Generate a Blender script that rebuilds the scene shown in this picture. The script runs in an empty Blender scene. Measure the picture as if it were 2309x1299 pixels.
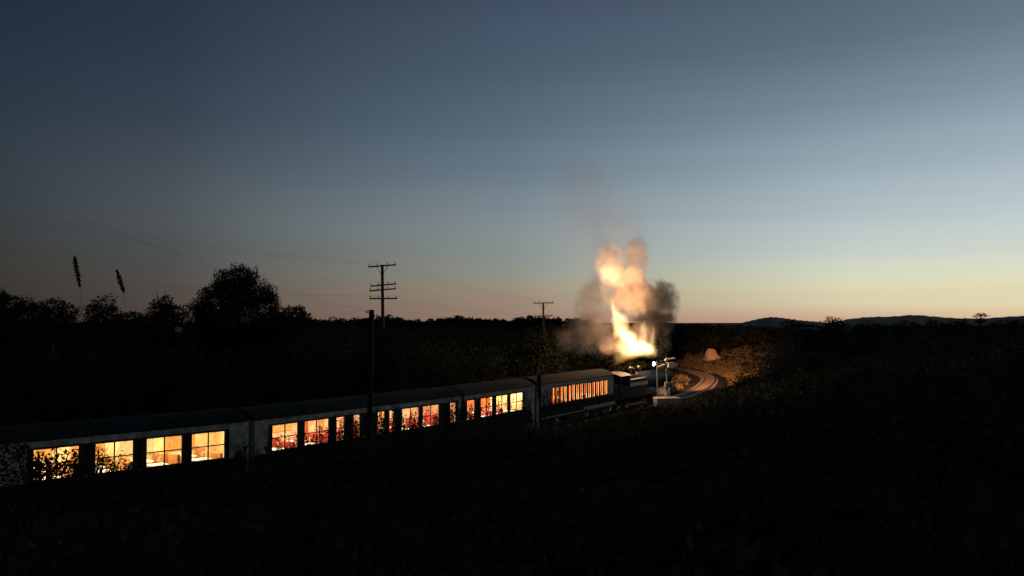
import bpy, math, random
import numpy as np
from mathutils import Vector, Matrix

random.seed(7)
rng = np.random.default_rng(7)
SC = bpy.context.scene
COL = SC.collection
R = math.radians

# ------------------------------------------------------------------ camera
F, CX, CY, EYE = 2000.0, 1154.5, 649.5, 8.4
PITCH = math.atan(77 / F)
cam = bpy.data.cameras.new('camera')
cam.sensor_width = 36.0
cam.lens = 36.0 * F / 2309
cam.clip_start, cam.clip_end = 0.1, 20000
cam_o = bpy.data.objects.new('camera', cam)
cam_o.location = (0, 0, EYE)
cam_o.rotation_euler = (math.pi / 2 + PITCH, 0, 0)
COL.objects.link(cam_o)
SC.camera = cam_o
CP, SP = math.cos(PITCH), math.sin(PITCH)


def proj(p):
    dz = p[2] - EYE
    yc = p[1] * CP + dz * SP
    up = -p[1] * SP + dz * CP
    return CX + F * p[0] / yc, CY - F * up / yc


def ray(px, py):
    a, b = (px - CX) / F, (CY - py) / F
    return Vector((a, CP - b * SP, SP + b * CP))


def at(px, py, Y):
    """the real point at forward distance Y seen in the direction of (px, py)"""
    d = ray(px, py)
    return Vector((0, 0, EYE)) + d * (Y / d.y)


# ------------------------------------------------------------------ tagging
def tag(o, label=None, cat=None, group=None, kind=None):
    if label: o['label'] = label
    if cat: o['category'] = cat
    if group: o['group'] = group
    if kind: o['kind'] = kind
    return o


def empty(name, loc, rz=0.0, label=None, cat=None, group=None):
    o = bpy.data.objects.new(name, None)
    o.empty_display_size = 0.3
    o.location = loc
    o.rotation_euler = (0, 0, rz)
    COL.objects.link(o)
    return tag(o, label, cat, group)


class MB:
    def __init__(self):
        self.v, self.f = [], []

    def add(self, vs, fs):
        n = len(self.v)
        self.v += [tuple(p) for p in vs]
        self.f += [tuple(i + n for i in f) for f in fs]
        return self

    def box(self, x0, x1, y0, y1, z0, z1, M=None):
        vs = [Vector((x, y, z)) for x in (x0, x1) for y in (y0, y1) for z in (z0, z1)]
        if M is not None: vs = [M @ p for p in vs]
        return self.add(vs, [(0, 1, 3, 2), (4, 6, 7, 5), (0, 4, 5, 1), (2, 3, 7, 6), (0, 2, 6, 4), (1, 5, 7, 3)])

    def chamfer(self, x0, x1, y0, y1, z0, z1, c=0.03):
        """a box with its upright edges and top cut back"""
        ring = lambda a, z: [(x0 + a, y0, z), (x1 - a, y0, z), (x1, y0 + a, z), (x1, y1 - a, z), (x1 - a, y1, z), (x0 + a, y1, z), (x0, y1 - a, z), (x0, y0 + a, z)]
        top = [(x0 + c, y0 + c, z1), (x1 - c, y0 + c, z1), (x1 - c, y0 + c, z1), (x1 - c, y1 - c, z1), (x1 - c, y1 - c, z1), (x0 + c, y1 - c, z1), (x0 + c, y1 - c, z1), (x0 + c, y0 + c, z1)]
        vs = ring(c, z0) + ring(c, z1 - c) + [(p[0], p[1], p[2] + 0) for p in top]
        fs = [tuple(range(7, -1, -1))]
        for k in range(8):
            j = (k + 1) % 8
            fs.append((k, j, 8 + j, 8 + k))
            fs.append((8 + k, 8 + j, 16 + j, 16 + k))
        fs.append(tuple(range(16, 24)))
        return self.add(vs, fs)

    def tube(self, pts, rs, n=8, cap=True):
        pts = [Vector(p) for p in pts]
        if not hasattr(rs, '__len__'): rs = [rs] * len(pts)
        vs, fs = [], []
        ref = None
        for i, p in enumerate(pts):
            t = (pts[min(i + 1, len(pts) - 1)] - pts[max(i - 1, 0)]).normalized()
            if ref is None:
                ref = t.orthogonal().normalized()
            u = (ref - t * ref.dot(t)).normalized()
            ref = u
            w = t.cross(u)
            for k in range(n):
                a = 2 * math.pi * k / n
                vs.append(p + (u * math.cos(a) + w * math.sin(a)) * rs[i])
        for i in range(len(pts) - 1):
            for k in range(n):
                j = (k + 1) % n
                fs.append((i * n + k, i * n + j, (i + 1) * n + j, (i + 1) * n + k))
        if cap:
            fs.append(tuple(range(n - 1, -1, -1)))
            fs.append(tuple((len(pts) - 1) * n + k for k in range(n)))
        return self.add(vs, fs)

    def build(self, name, mat, parent=None, smooth=False, loc=None):
        me = bpy.data.meshes.new(name)
        me.from_pydata(self.v, [], self.f)
        me.update()
        if smooth: me.shade_smooth()
        if mat: me.materials.append(mat)
        o = bpy.data.objects.new(name, me)
        COL.objects.link(o)
        if parent: o.parent = parent
        if loc is not None: o.location = loc
        return o


def np_mesh(name, verts, faces, mat, parent=None, smooth=False):
    """verts Nx3, faces Mxk arrays"""
    me = bpy.data.meshes.new(name)
    k = faces.shape[1]
    me.vertices.add(len(verts))
    me.vertices.foreach_set('co', np.ascontiguousarray(verts, dtype=np.float32).ravel())
    me.loops.add(faces.size)
    me.loops.foreach_set('vertex_index', np.ascontiguousarray(faces, dtype=np.int32).ravel())
    me.polygons.add(len(faces))
    me.polygons.foreach_set('loop_start', np.arange(0, faces.size, k, dtype=np.int32))
    me.polygons.foreach_set('loop_total', np.full(len(faces), k, dtype=np.int32))
    me.update(calc_edges=True)
    me.validate()
    if smooth: me.shade_smooth()
    me.materials.append(mat)
    o = bpy.data.objects.new(name, me)
    COL.objects.link(o)
    if parent: o.parent = parent
    return o


# ------------------------------------------------------------------ materials
def new_mat(name):
    m = bpy.data.materials.new(name)
    m.use_nodes = True
    m.node_tree.nodes.clear()
    return m, m.node_tree.nodes, m.node_tree.links


def surf(name, c1, c2=None, scale=3.0, rough=0.7, metal=0.0, bump=0.0, spec=0.5, contrast=(0.35, 0.65)):
    m, N, L = new_mat(name)
    out = N.new('ShaderNodeOutputMaterial')
    b = N.new('ShaderNodeBsdfPrincipled')
    b.inputs['Roughness'].default_value = rough
    b.inputs['Metallic'].default_value = metal
    b.inputs['Specular IOR Level'].default_value = spec
    L.new(b.outputs[0], out.inputs[0])
    c2 = c2 or tuple(x * 0.6 for x in c1)
    tc = N.new('ShaderNodeTexCoord')
    nz = N.new('ShaderNodeTexNoise')
    nz.inputs['Scale'].default_value = scale
    nz.inputs['Detail'].default_value = 6
    L.new(tc.outputs['Object'], nz.inputs['Vector'])
    cr = N.new('ShaderNodeValToRGB')
    cr.color_ramp.elements[0].position, cr.color_ramp.elements[1].position = contrast
    cr.color_ramp.elements[0].color = (*c2, 1)
    cr.color_ramp.elements[1].color = (*c1, 1)
    L.new(nz.outputs['Fac'], cr.inputs[0])
    L.new(cr.outputs[0], b.inputs['Base Color'])
    if bump:
        bp = N.new('ShaderNodeBump')
        bp.inputs['Strength'].default_value = bump
        L.new(nz.outputs['Fac'], bp.inputs['Height'])
        L.new(bp.outputs[0], b.inputs['Normal'])
    return m


def emit(name, c, s):
    m, N, L = new_mat(name)
    out = N.new('ShaderNodeOutputMaterial')
    e = N.new('ShaderNodeEmission')
    e.inputs[0].default_value = (*c, 1)
    e.inputs[1].default_value = s
    L.new(e.outputs[0], out.inputs[0])
    return m


def glass(name):
    m, N, L = new_mat(name)
    out = N.new('ShaderNodeOutputMaterial')
    t = N.new('ShaderNodeBsdfTransparent')
    t.inputs[0].default_value = (.93, .93, .9, 1)
    g = N.new('ShaderNodeBsdfGlossy')
    g.inputs['Roughness'].default_value = 0.08
    mx = N.new('ShaderNodeMixShader')
    fr = N.new('ShaderNodeFresnel')
    fr.inputs['IOR'].default_value = 1.45
    ge = N.new('ShaderNodeNewGeometry')
    k_ = N.new('ShaderNodeMath'); k_.operation = 'MULTIPLY_ADD'   # only the outer face reflects
    fb = N.new('ShaderNodeMath'); fb.operation = 'MULTIPLY'
    k_.inputs[1].default_value, k_.inputs[2].default_value = -1, 1
    L.new(ge.outputs['Backfacing'], k_.inputs[0]); L.new(fr.outputs[0], fb.inputs[0]); L.new(k_.outputs[0], fb.inputs[1])
    L.new(fb.outputs[0], mx.inputs[0]); L.new(t.outputs[0], mx.inputs[1]); L.new(g.outputs[0], mx.inputs[2])
    L.new(mx.outputs[0], out.inputs[0])
    return m


def cloth(name, c):
    m, N, L = new_mat(name)
    out = N.new('ShaderNodeOutputMaterial')
    d = N.new('ShaderNodeBsdfDiffuse'); t = N.new('ShaderNodeBsdfTranslucent')
    tc = N.new('ShaderNodeTexCoord'); nz = N.new('ShaderNodeTexNoise')
    nz.inputs['Scale'].default_value = 4
    L.new(tc.outputs['Object'], nz.inputs['Vector'])
    cr = N.new('ShaderNodeValToRGB')
    cr.color_ramp.elements[0].position, cr.color_ramp.elements[1].position = .3, .7
    cr.color_ramp.elements[0].color = (*[x * .7 for x in c], 1)
    cr.color_ramp.elements[1].color = (*c, 1)
    L.new(nz.outputs['Fac'], cr.inputs[0])
    L.new(cr.outputs[0], d.inputs[0]); L.new(cr.outputs[0], t.inputs[0])
    mx = N.new('ShaderNodeMixShader'); mx.inputs[0].default_value = 0.5
    L.new(d.outputs[0], mx.inputs[1]); L.new(t.outputs[0], mx.inputs[2]); L.new(mx.outputs[0], out.inputs[0])
    return m


def foliage(name, c1, c2, scale=0.8):
    m, N, L = new_mat(name)
    out = N.new('ShaderNodeOutputMaterial')
    d = N.new('ShaderNodeBsdfDiffuse'); t = N.new('ShaderNodeBsdfTranslucent')
    tc = N.new('ShaderNodeTexCoord'); nz = N.new('ShaderNodeTexNoise')
    nz.inputs['Scale'].default_value = scale
    nz.inputs['Detail'].default_value = 8
    L.new(tc.outputs['Object'], nz.inputs['Vector'])
    cr = N.new('ShaderNodeValToRGB')
    cr.color_ramp.elements[0].position, cr.color_ramp.elements[1].position = .38, .62
    cr.color_ramp.elements[0].color = (*c2, 1); cr.color_ramp.elements[1].color = (*c1, 1)
    L.new(nz.outputs['Fac'], cr.inputs[0])
    L.new(cr.outputs[0], d.inputs[0]); L.new(cr.outputs[0], t.inputs[0])
    mx = N.new('ShaderNodeMixShader'); mx.inputs[0].default_value = 0.25
    L.new(d.outputs[0], mx.inputs[1]); L.new(t.outputs[0], mx.inputs[2]); L.new(mx.outputs[0], out.inputs[0])
    return m


M = dict(
    ground=surf('soil', (.045, .042, .03), (.02, .024, .014), 0.5, 1.0, bump=.3, spec=.1),
    ballast=surf('ballast', (.075, .055, .04), (.025, .02, .016), 2.2, .95, bump=.6, spec=.1),
    hill=surf('hazed_hill_scrub', (.12, .115, .085), (.05, .055, .04), .02, .95),  # paler than scrub alone, distant haze put into the colour
    leaf=foliage('leaf_dark', (.045, .062, .026), (.018, .03, .014)),
    leaf2=foliage('leaf_olive', (.06, .058, .024), (.026, .03, .014)),
    under=foliage('undergrowth', (.055, .070, .044), (.008, .012, .007), .9),
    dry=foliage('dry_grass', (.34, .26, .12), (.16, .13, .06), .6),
    bark=surf('bark', (.06, .045, .03), None, 5, .9, bump=.4),
    pole=surf('pole_wood', (.13, .055, .025), (.06, .03, .016), 4, .85, bump=.3),
    pole_dark=surf('pole_dark_wood', (.035, .025, .02), None, 4, .9, bump=.3),
    insul=surf('insulator', (.12, .10, .08), None, 5, .4),
    wire=surf('wire', (.04, .035, .03), None, 5, .6),
    cream=surf('coach_cream', (.74, .67, .5), (.34, .30, .22), 2.2, .75, bump=.05, spec=.2),
    maroon=surf('coach_maroon', (.035, .016, .012), (.014, .009, .007), 2, .7, spec=.2),
    brownframe=surf('window_frame_brown', (.03, .016, .01), None, 4, .5),
    roof=surf('coach_roof', (.030, .044, .036), (.012, .02, .016), 1.5, .9, bump=.1, spec=.1),
    under_iron=surf('underframe_iron', (.02, .018, .016), None, 4, .7),
    lining=surf('lining_cream', (.82, .62, .32), (.70, .48, .22), 2.2, .6),
    lining_red=surf('lining_red', (.72, .40, .2), (.52, .2, .1), 2.2, .6),
    table=surf('table_white', (.85, .82, .74), (.75, .70, .6), 3, .4),
    seat_ochre=surf('seat_ochre', (.55, .24, .06), (.38, .14, .04), 6, .8),
    seat_red=surf('seat_red', (.48, .06, .03), (.30, .03, .02), 6, .8),
    blind_am=cloth('blind_amber', (.82, .5, .18)),
    blind_cr=cloth('blind_cream', (.85, .74, .5)),
    blind_or=cloth('blind_orange', (.75, .24, .08)),
    curtain=cloth('curtain_red', (.50, .03, .02)),
    brass=surf('brass_rack', (.25, .14, .05), None, 4, .35, .6),
    glass=glass('window_glass'),
    black=surf('engine_black', (.008, .008, .008), (.016, .014, .012), 3, .55, spec=.22),
    white=surf('white_paint', (.72, .72, .66), (.5, .5, .46), 4, .5),
    bright=surf('bright_lining_paint', (.86, .86, .80), (.74, .74, .68), 4, .4),
    postpaint=surf('weathered_post_paint', (.34, .36, .34), (.2, .21, .2), 3, .7),
    coal=surf('coal', (.012, .012, .012), None, 9, .5, bump=.8),
    redbeam=surf('red_beam', (.25, .03, .02), None, 3, .5),
    concrete=surf('concrete', (.42, .43, .41), (.3, .31, .3), 4, .9, bump=.2),
    lens=emit('headlight_lens', (1, .95, .88), 30),
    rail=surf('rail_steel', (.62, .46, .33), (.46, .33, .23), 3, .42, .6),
    sleeper=surf('sleeper_wood', (.10, .075, .055), None, 5, .9, bump=.3),
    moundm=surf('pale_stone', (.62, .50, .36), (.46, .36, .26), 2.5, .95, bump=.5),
    rock=surf('pale_rock', (.34, .34, .32), (.2, .2, .19), 4, .95, bump=.5),
    reed=surf('reed_brown', (.04, .028, .014), None, 30, .9),
)

# ------------------------------------------------------------------ track line
CTRL = [(-52, 5), (-41, 15.5), (-33.1, 22.8), (-20.2, 36.6), (-14.9, 42.5), (-10.8, 47.8), (-5.75, 56), (-.35, 66.1), (7.0, 79.2),
        (17.6, 98.3), (23.6, 112.2), (29.3, 132), (31.2, 143.8), (31.3, 150), (29.8, 166), (25, 190), (16, 220), (2, 255)]


def spline(ctrl, n=40):
    P = [np.array(p, float) for p in ctrl]
    out = []
    for i in range(1, len(P) - 2):
        p0, p1, p2, p3 = P[i - 1:i + 3]
        for t in np.linspace(0, 1, n, endpoint=False):
            out.append(.5 * (2 * p1 + (p2 - p0) * t + (2 * p0 - 5 * p1 + 4 * p2 - p3) * t * t + (3 * p1 - p0 - 3 * p2 + p3) * t ** 3))
    return np.array(out)


def resample(P, step):
    d = np.r_[0, np.cumsum(np.linalg.norm(np.diff(P, axis=0), axis=1))]
    s = np.arange(0, d[-1], step)
    return np.c_[np.interp(s, d, P[:, 0]), np.interp(s, d, P[:, 1])]


TR = resample(spline(CTRL), .5)
for _ in range(60):
    TR[1:-1] = .5 * TR[1:-1] + .25 * (TR[:-2] + TR[2:])
TR = resample(TR, .25)
TS = np.arange(len(TR)) * .25


def tpos(s):
    return np.array((np.interp(s, TS, TR[:, 0]), np.interp(s, TS, TR[:, 1])))


def tdir(s):
    d = tpos(s + .3) - tpos(s - .3)
    return d / np.linalg.norm(d)


def s_at_px(px, z=2.65, off=1.4):
    best = None
    for s in np.arange(1, TS[-1] - 60, .1):
        p, d = tpos(s), tdir(s)
        q = (p[0] + d[1] * off, p[1] - d[0] * off, z)
        if q[1] < 3: continue
        e = abs(proj(q)[0] - px)
        if best is None or e < best[0]: best = (e, s)
    return best[1]


TRC = TR[::6]
TDC = np.gradient(TRC, axis=0)
TDC /= np.linalg.norm(TDC, axis=1)[:, None]


def track_dist(x, y):
    """distance to the track and side (+1: camera side, right of travel)"""
    x, y = np.atleast_1d(np.asarray(x, float)), np.atleast_1d(np.asarray(y, float))
    D = np.empty(len(x)); S = np.empty(len(x))
    for a in range(0, len(x), 4000):
        dx = x[a:a + 4000, None] - TRC[None, :, 0]
        dy = y[a:a + 4000, None] - TRC[None, :, 1]
        d2 = dx * dx + dy * dy
        k = d2.argmin(1)
        r = np.arange(len(k))
        D[a:a + 4000] = np.sqrt(d2[r, k])
        S[a:a + 4000] = np.sign(dx[r, k] * TDC[k, 1] - dy[r, k] * TDC[k, 0])
    return D, S


def sstep(t):
    t = np.clip(t, 0, 1)
    return t * t * (3 - 2 * t)


def height(x, y):
    x, y = np.atleast_1d(np.asarray(x, float)), np.atleast_1d(np.asarray(y, float))
    d, s = track_dist(x, y)
    lin = np.clip((d - 4.5) / 36, 0, 1)
    near = 6.7 * (0.55 * lin + .45 * sstep(lin))
    far = 2.6 * sstep((d - 5) / 40)
    h = np.where(s > 0, near, far)
    r = np.hypot(x, y)
    fade = sstep((d - 4) / 8)
    bump = .28 * np.sin(x * .31 + 1.3 * np.sin(y * .17)) * np.cos(y * .27 + .9 * np.sin(x * .11)) + .5 * np.sin(x * .05 + 2) * np.cos(y * .043)
    bump *= sstep((r - 2) / 8)
    h = h + fade * bump - .55 * (1 - sstep((d - 2.0) / 3))
    away = sstep((r - 300) / 700)
    return h * (1 - away) + away * 1.0


def hz(x, y):
    return float(height(x, y)[0])


def ground_hit(px, py, y0=4, y1=420):
    d = ray(px, py)
    for Y in np.arange(y0, y1, .5):
        p = Vector((0, 0, EYE)) + d * (Y / d.y)
        if p.z <= hz(p.x, p.y):
            return Vector((p.x, p.y, hz(p.x, p.y)))
    return Vector((0, 0, EYE)) + d * (y1 / d.y)


# ------------------------------------------------------------------ world: dusk sky
W = bpy.data.worlds.new('World')
SC.world = W
W.use_nodes = True
N, L = W.node_tree.nodes, W.node_tree.links
N.clear()
wout = N.new('ShaderNodeOutputWorld')
bg = N.new('ShaderNodeBackground')
L.new(bg.outputs[0], wout.inputs[0])


def s2l(c):
    return tuple(((v / 255) / 12.92 if v / 255 <= .04045 else ((v / 255 + .055) / 1.055) ** 2.4) for v in c)


SKY = {  # azimuth (deg, + = right): [(sin elevation, sRGB)]
    -30: [(.0, (52, 49, 47)), (.02, (53, 52, 50)), (.045, (54, 55, 53)), (.075, (52, 57, 58)), (.12, (47, 56, 63)), (.20, (38, 51, 63)), (.34, (25, 35, 50)), (.5, (18, 26, 40))],
    -21: [(.0, (78, 68, 64)), (.02, (77, 70, 67)), (.045, (75, 74, 73)), (.075, (72, 77, 80)), (.11, (69, 77, 82)), (.155, (62, 72, 81)), (.205, (50, 62, 74)), (.26, (42, 54, 68)), (.34, (34, 45, 60)), (.5, (24, 34, 50))],
    0: [(.0, (152, 124, 108)), (.012, (150, 128, 112)), (.03, (150, 136, 120)), (.05, (143, 142, 131)), (.075, (133, 141, 140)), (.11, (120, 132, 137)), (.155, (102, 118, 129)), (.205, (85, 102, 117)), (.26, (72, 88, 104)), (.34, (58, 72, 90)), (.5, (40, 52, 70))],
    21: [(.0, (204, 162, 136)), (.010, (210, 184, 154)), (.02, (216, 204, 170)), (.03, (216, 208, 176)), (.045, (213, 214, 187)), (.07, (196, 206, 198)), (.11, (176, 190, 194)), (.155, (154, 171, 181)), (.205, (128, 147, 159)), (.27, (98, 115, 131)), (.34, (78, 93, 110)), (.5, (52, 66, 84))],
    31: [(.0, (214, 176, 142)), (.010, (222, 200, 162)), (.02, (224, 212, 174)), (.03, (221, 214, 178)), (.045, (220, 220, 190)), (.07, (204, 213, 202)), (.11, (186, 200, 202)), (.155, (166, 182, 191)), (.205, (140, 159, 171)), (.27, (109, 127, 142)), (.34, (87, 103, 119)), (.5, (58, 72, 90))],
    50: [(.0, (232, 190, 140)), (.02, (232, 214, 168)), (.07, (214, 220, 204)), (.155, (174, 190, 198)), (.27, (115, 133, 148)), (.5, (62, 77, 95))],
    110: [(.0, (150, 120, 100)), (.05, (140, 135, 125)), (.155, (98, 112, 122)), (.5, (38, 50, 66))],
    165: [(.0, (44, 43, 42)), (.045, (46, 48, 47)), (.12, (42, 51, 58)), (.20, (35, 47, 60)), (.5, (18, 26, 40))],
}
tcw = N.new('ShaderNodeTexCoord')
sep = N.new('ShaderNodeSeparateXYZ')
L.new(tcw.outputs['Generated'], sep.inputs[0])


def mth(op, a, b=None, c=None, nodes=None, links=None):
    nd = (nodes or N).new('ShaderNodeMath')
    nd.operation = op
    for i, v in enumerate((a, b, c)):
        if v is None: continue
        if isinstance(v, (int, float)): nd.inputs[i].default_value = v
        else: (links or L).new(v, nd.inputs[i])
    return nd.outputs[0]


# thin uneven streaks of mauve cloud low over the horizon move the lookup height a little
mp = N.new('ShaderNodeMapping')
mp.inputs['Scale'].default_value = (2.2, 2.2, 70)
L.new(tcw.outputs['Generated'], mp.inputs['Vector'])
nzw = N.new('ShaderNodeTexNoise')
nzw.inputs['Scale'].default_value = 1.6
nzw.inputs['Detail'].default_value = 4
L.new(mp.outputs[0], nzw.inputs['Vector'])
wob = mth('MULTIPLY', mth('SUBTRACT', nzw.outputs['Fac'], .5), .012)
elev = mth('MULTIPLY', mth('ADD', sep.outputs['Z'], wob), 2.0)
elev = mth('MAXIMUM', elev, 0.0)
azim = mth('MULTIPLY', mth('ARCTAN2', sep.outputs['X'], sep.outputs['Y']), 180 / math.pi)
prev = None
keys = sorted(SKY)
for i, az in enumerate(keys):
    cr = N.new('ShaderNodeValToRGB')
    cr.color_ramp.interpolation = 'CARDINAL'
    els = cr.color_ramp.elements
    st = SKY[az]
    while len(els) < len(st): els.new(.5)
    for e, (z, c) in zip(els, st):
        e.position = z * 2
    for e, (z, c) in zip(els, st):
        e.position = z * 2
        lift = 1.05 if (az <= 0 and z >= .1) else 1.0   # the dim side was measured a little low
        e.color = (*s2l([c[0] * lift, c[1] * lift, c[2] * lift]), 1)
    L.new(elev, cr.inputs[0])
    if prev is None:
        prev = cr.outputs[0]
    else:
        mr = N.new('ShaderNodeMapRange')
        mr.inputs['From Min'].default_value, mr.inputs['From Max'].default_value = keys[i - 1], az
        mr.interpolation_type = 'LINEAR'
        L.new(azim, mr.inputs['Value'])
        mx = N.new('ShaderNodeMix'); mx.data_type = 'RGBA'
        L.new(mr.outputs[0], mx.inputs[0]); L.new(prev, mx.inputs[6]); L.new(cr.outputs[0], mx.inputs[7])
        prev = mx.outputs[2]
SUN_AZ, SUN_EL = 48.0, -2.5
nish = N.new('ShaderNodeTexSky')
nish.sky_type = 'NISHITA'
nish.sun_disc = False
nish.sun_elevation = R(SUN_EL)
nish.sun_rotation = R(SUN_AZ)
sc_ = N.new('ShaderNodeVectorMath'); sc_.operation = 'SCALE'
sc_.inputs['Scale'].default_value = 0.05
L.new(nish.outputs[0], sc_.inputs[0])
addc = N.new('ShaderNodeVectorMath'); addc.operation = 'ADD'
L.new(prev, addc.inputs[0]); L.new(sc_.outputs[0], addc.inputs[1])
L.new(addc.outputs[0], bg.inputs['Color'])
bg.inputs['Strength'].default_value = 1.0

sun_fill = bpy.data.lights.new('sun_fill', 'SUN')
sun_fill.energy, sun_fill.angle, sun_fill.color = 0.02, R(8), (1, .75, .5)  # sun has set; faint lamp added from just above the horizon
sun_fill_o = bpy.data.objects.new('sun_fill', sun_fill)
sun_fill_o.rotation_euler = Vector((math.sin(R(SUN_AZ)), math.cos(R(SUN_AZ)), math.sin(R(2.0)))).to_track_quat('Z', 'Y').to_euler()
COL.objects.link(sun_fill_o)

# ------------------------------------------------------------------ ground, hills
ax = np.unique(np.r_[np.linspace(-120, 140, 175), np.linspace(-420, 420, 60), np.linspace(-6000, 6000, 25)])
ay = np.unique(np.r_[np.linspace(-20, 230, 175), np.linspace(-200, 620, 60), np.linspace(-1500, 9000, 24)])
GX, GY = np.meshgrid(ax, ay, indexing='ij')
gz = height(GX.ravel(), GY.ravel())
gv = np.c_[GX.ravel(), GY.ravel(), gz]
nx, ny = len(ax), len(ay)
idx = np.arange(nx * ny).reshape(nx, ny)
gf = np.stack([idx[:-1, :-1], idx[1:, :-1], idx[1:, 1:], idx[:-1, 1:]], -1).reshape(-1, 4)
tag(np_mesh('ground', gv, gf, M['ground'], smooth=True), kind='structure')


def ridge(name, Y, prof, depth, mat):
    """a real hill: crest line given by (pixel column, pixel row) at distance Y, falling away to both sides"""
    pxs = np.linspace(prof[0][0], prof[-1][0], 90)
    pys = np.interp(pxs, [p[0] for p in prof], [p[1] for p in prof])
    for _ in range(3):
        pys[1:-1] = .5 * pys[1:-1] + .25 * (pys[:-2] + pys[2:])
    pys = pys + np.array([.5 * math.sin(q * 1.7 + Y) + .4 * math.sin(q * 3.1 + 2) for q in range(len(pxs))])
    vs = []
    K = 15
    for i, (a, b) in enumerate(zip(pxs, pys)):
        c = at(a, b, Y)
        for k in range(K):
            t = (k / (K - 1)) * 2 - 1
            z = c.z * (0.5 + .5 * math.cos(math.pi * t)) * (1 + .05 * math.sin(i * .9 + k * 1.7) * (t * t)) - 2 * abs(t)
            sx = 1 + t * depth / Y
            vs.append((c.x * sx, c.y + t * depth, z))
    idx = np.arange(len(pxs) * K).reshape(len(pxs), K)
    f = np.stack([idx[:-1, :-1], idx[1:, :-1], idx[1:, 1:], idx[:-1, 1:]], -1).reshape(-1, 4)
    return tag(np_mesh(name, np.array(vs), f, mat, smooth=True), kind='structure')


ridge('hill', 1500, [(1600, 745), (1640, 736), (1680, 726), (1715, 718), (1740, 714.5), (1765, 717), (1800, 722), (1850, 726), (1900, 733), (1930, 742)], 420, M['hill'])
ridge('hill_range', 2200, [(1830, 745), (1870, 728), (1915, 719), (1960, 714.5), (2010, 714), (2060, 709.5), (2110, 714), (2160, 718), (2220, 718), (2280, 713.5), (2340, 711), (2500, 716), (2620, 735)], 600, M['hill'])

# ------------------------------------------------------------------ railway track
# rail top is z = 0
half = [(-2.9, -.62), (-1.75, -.30), (1.75, -.30), (2.9, -.62)]
bv, bf = [], []
ss = np.arange(2, TS[-1] - 2, 1.0)
for i, s in enumerate(ss):
    p, d = tpos(s), tdir(s)
    for (o, z) in half:
        bv.append((p[0] + d[1] * o, p[1] - d[0] * o, z + .03 * math.sin(s * 1.7 + o)))
    if i:
        for k in range(3):
            a = (i - 1) * 4 + k
            bf.append((a, a + 1, a + 5, a + 4))
mb = MB(); mb.v, mb.f = bv, bf
tag(mb.build('trackbed', M['ballast']), kind='structure')

trk = empty('railway_track', (*tpos(130), 0), 0, 'curved pair of steel rails on sleepers ahead of the engine', 'railway track')
T0 = Vector((*tpos(130), 0))
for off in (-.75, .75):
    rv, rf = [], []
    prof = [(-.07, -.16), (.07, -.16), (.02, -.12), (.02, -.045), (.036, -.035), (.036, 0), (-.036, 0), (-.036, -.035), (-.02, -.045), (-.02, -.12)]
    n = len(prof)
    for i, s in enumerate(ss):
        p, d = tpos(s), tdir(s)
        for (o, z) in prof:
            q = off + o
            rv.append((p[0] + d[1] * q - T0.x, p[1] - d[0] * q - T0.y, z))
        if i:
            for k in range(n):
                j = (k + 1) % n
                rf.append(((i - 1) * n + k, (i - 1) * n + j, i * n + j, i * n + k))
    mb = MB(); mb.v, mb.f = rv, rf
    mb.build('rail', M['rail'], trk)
sfirst = float(TS[np.argmin(np.hypot(TR[:, 0] - 17, TR[:, 1] - 97))])
rest = MB()
count = 0
proto_sl = None
for s in np.arange(4, TS[-1] - 4, .7):
    p, d = tpos(s), tdir(s)
    ang = math.atan2(d[1], d[0])
    if s >= sfirst and count < 96:
        if proto_sl is None:
            proto_sl = MB().chamfer(-.125, .125, -1.3, 1.3, -.32, -.165, .012).build('sleeper', M['sleeper'], trk)
            o = proto_sl
        else:
            o = proto_sl.copy(); COL.objects.link(o); o.parent = trk
        o.location = (p[0] - T0.x, p[1] - T0.y, 0); o.rotation_euler = (0, 0, ang)
        count += 1
    else:
        Mx = Matrix.Translation((p[0] - T0.x, p[1] - T0.y, 0)) @ Matrix.Rotation(ang, 4, 'Z')
        rest.box(-.125, .125, -1.3, 1.3, -.32, -.165, Mx)
tag(rest.build('sleeper_row', M['sleeper'], trk), kind='stuff')


# ------------------------------------------------------------------ train
def frame(s0, s1):
    p0, p1 = tpos(s0), tpos(s1)
    mid = (p0 + p1) / 2
    d = p1 - p0
    return Vector((mid[0], mid[1], 0)), math.atan2(d[1], d[0]), float(np.linalg.norm(d))


def u_at_px(o_loc, rz, px, y=-1.4, z=2.65):
    c, s = math.cos(rz), math.sin(rz)
    f = lambda u: proj((o_loc.x + c * u - s * y, o_loc.y + s * u + c * y, z))[0]
    lo, hi = -16.0, 16.0
    for _ in range(50):
        m = (lo + hi) / 2
        if f(m) < px: lo = m
        else: hi = m
    return (lo + hi) / 2


def wheel_part(parent, x, y, r, name='wheel', spokes=10):
    rim = MB()
    n = 24
    prof = [(r * .86, -.06), (r, -.06), (r, .05), (r * 1.04, .05), (r * 1.04, .07), (r * .86, .07)]
    vs, fs = [], []
    for k in range(n):
        a = 2 * math.pi * k / n
        for (q, w) in prof:
            vs.append((q * math.cos(a), -w if y < 0 else w, q * math.sin(a)))
        m = len(prof)
        for j in range(m):
            jj = (j + 1) % m
            fs.append((k * m + j, ((k + 1) % n) * m + j, ((k + 1) % n) * m + jj, k * m + jj))
    rim.add(vs, fs)
    rim.tube([(0, -.07, 0), (0, .07, 0)], r * .2, 12)
    for k in range(spokes):
        a = 2 * math.pi * k / spokes
        rim.tube([(r * .15 * math.cos(a), 0, r * .15 * math.sin(a)), (r * .9 * math.cos(a), 0, r * .9 * math.sin(a))], r * .05, 5)
    return rim.build(name, M['under_iron'], parent, loc=(x, y, r * 1.02))


WZ0, WZ1, EAVE, ROOF, BOT = 2.0, 3.3, 3.66, 4.15, 1.1


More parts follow.
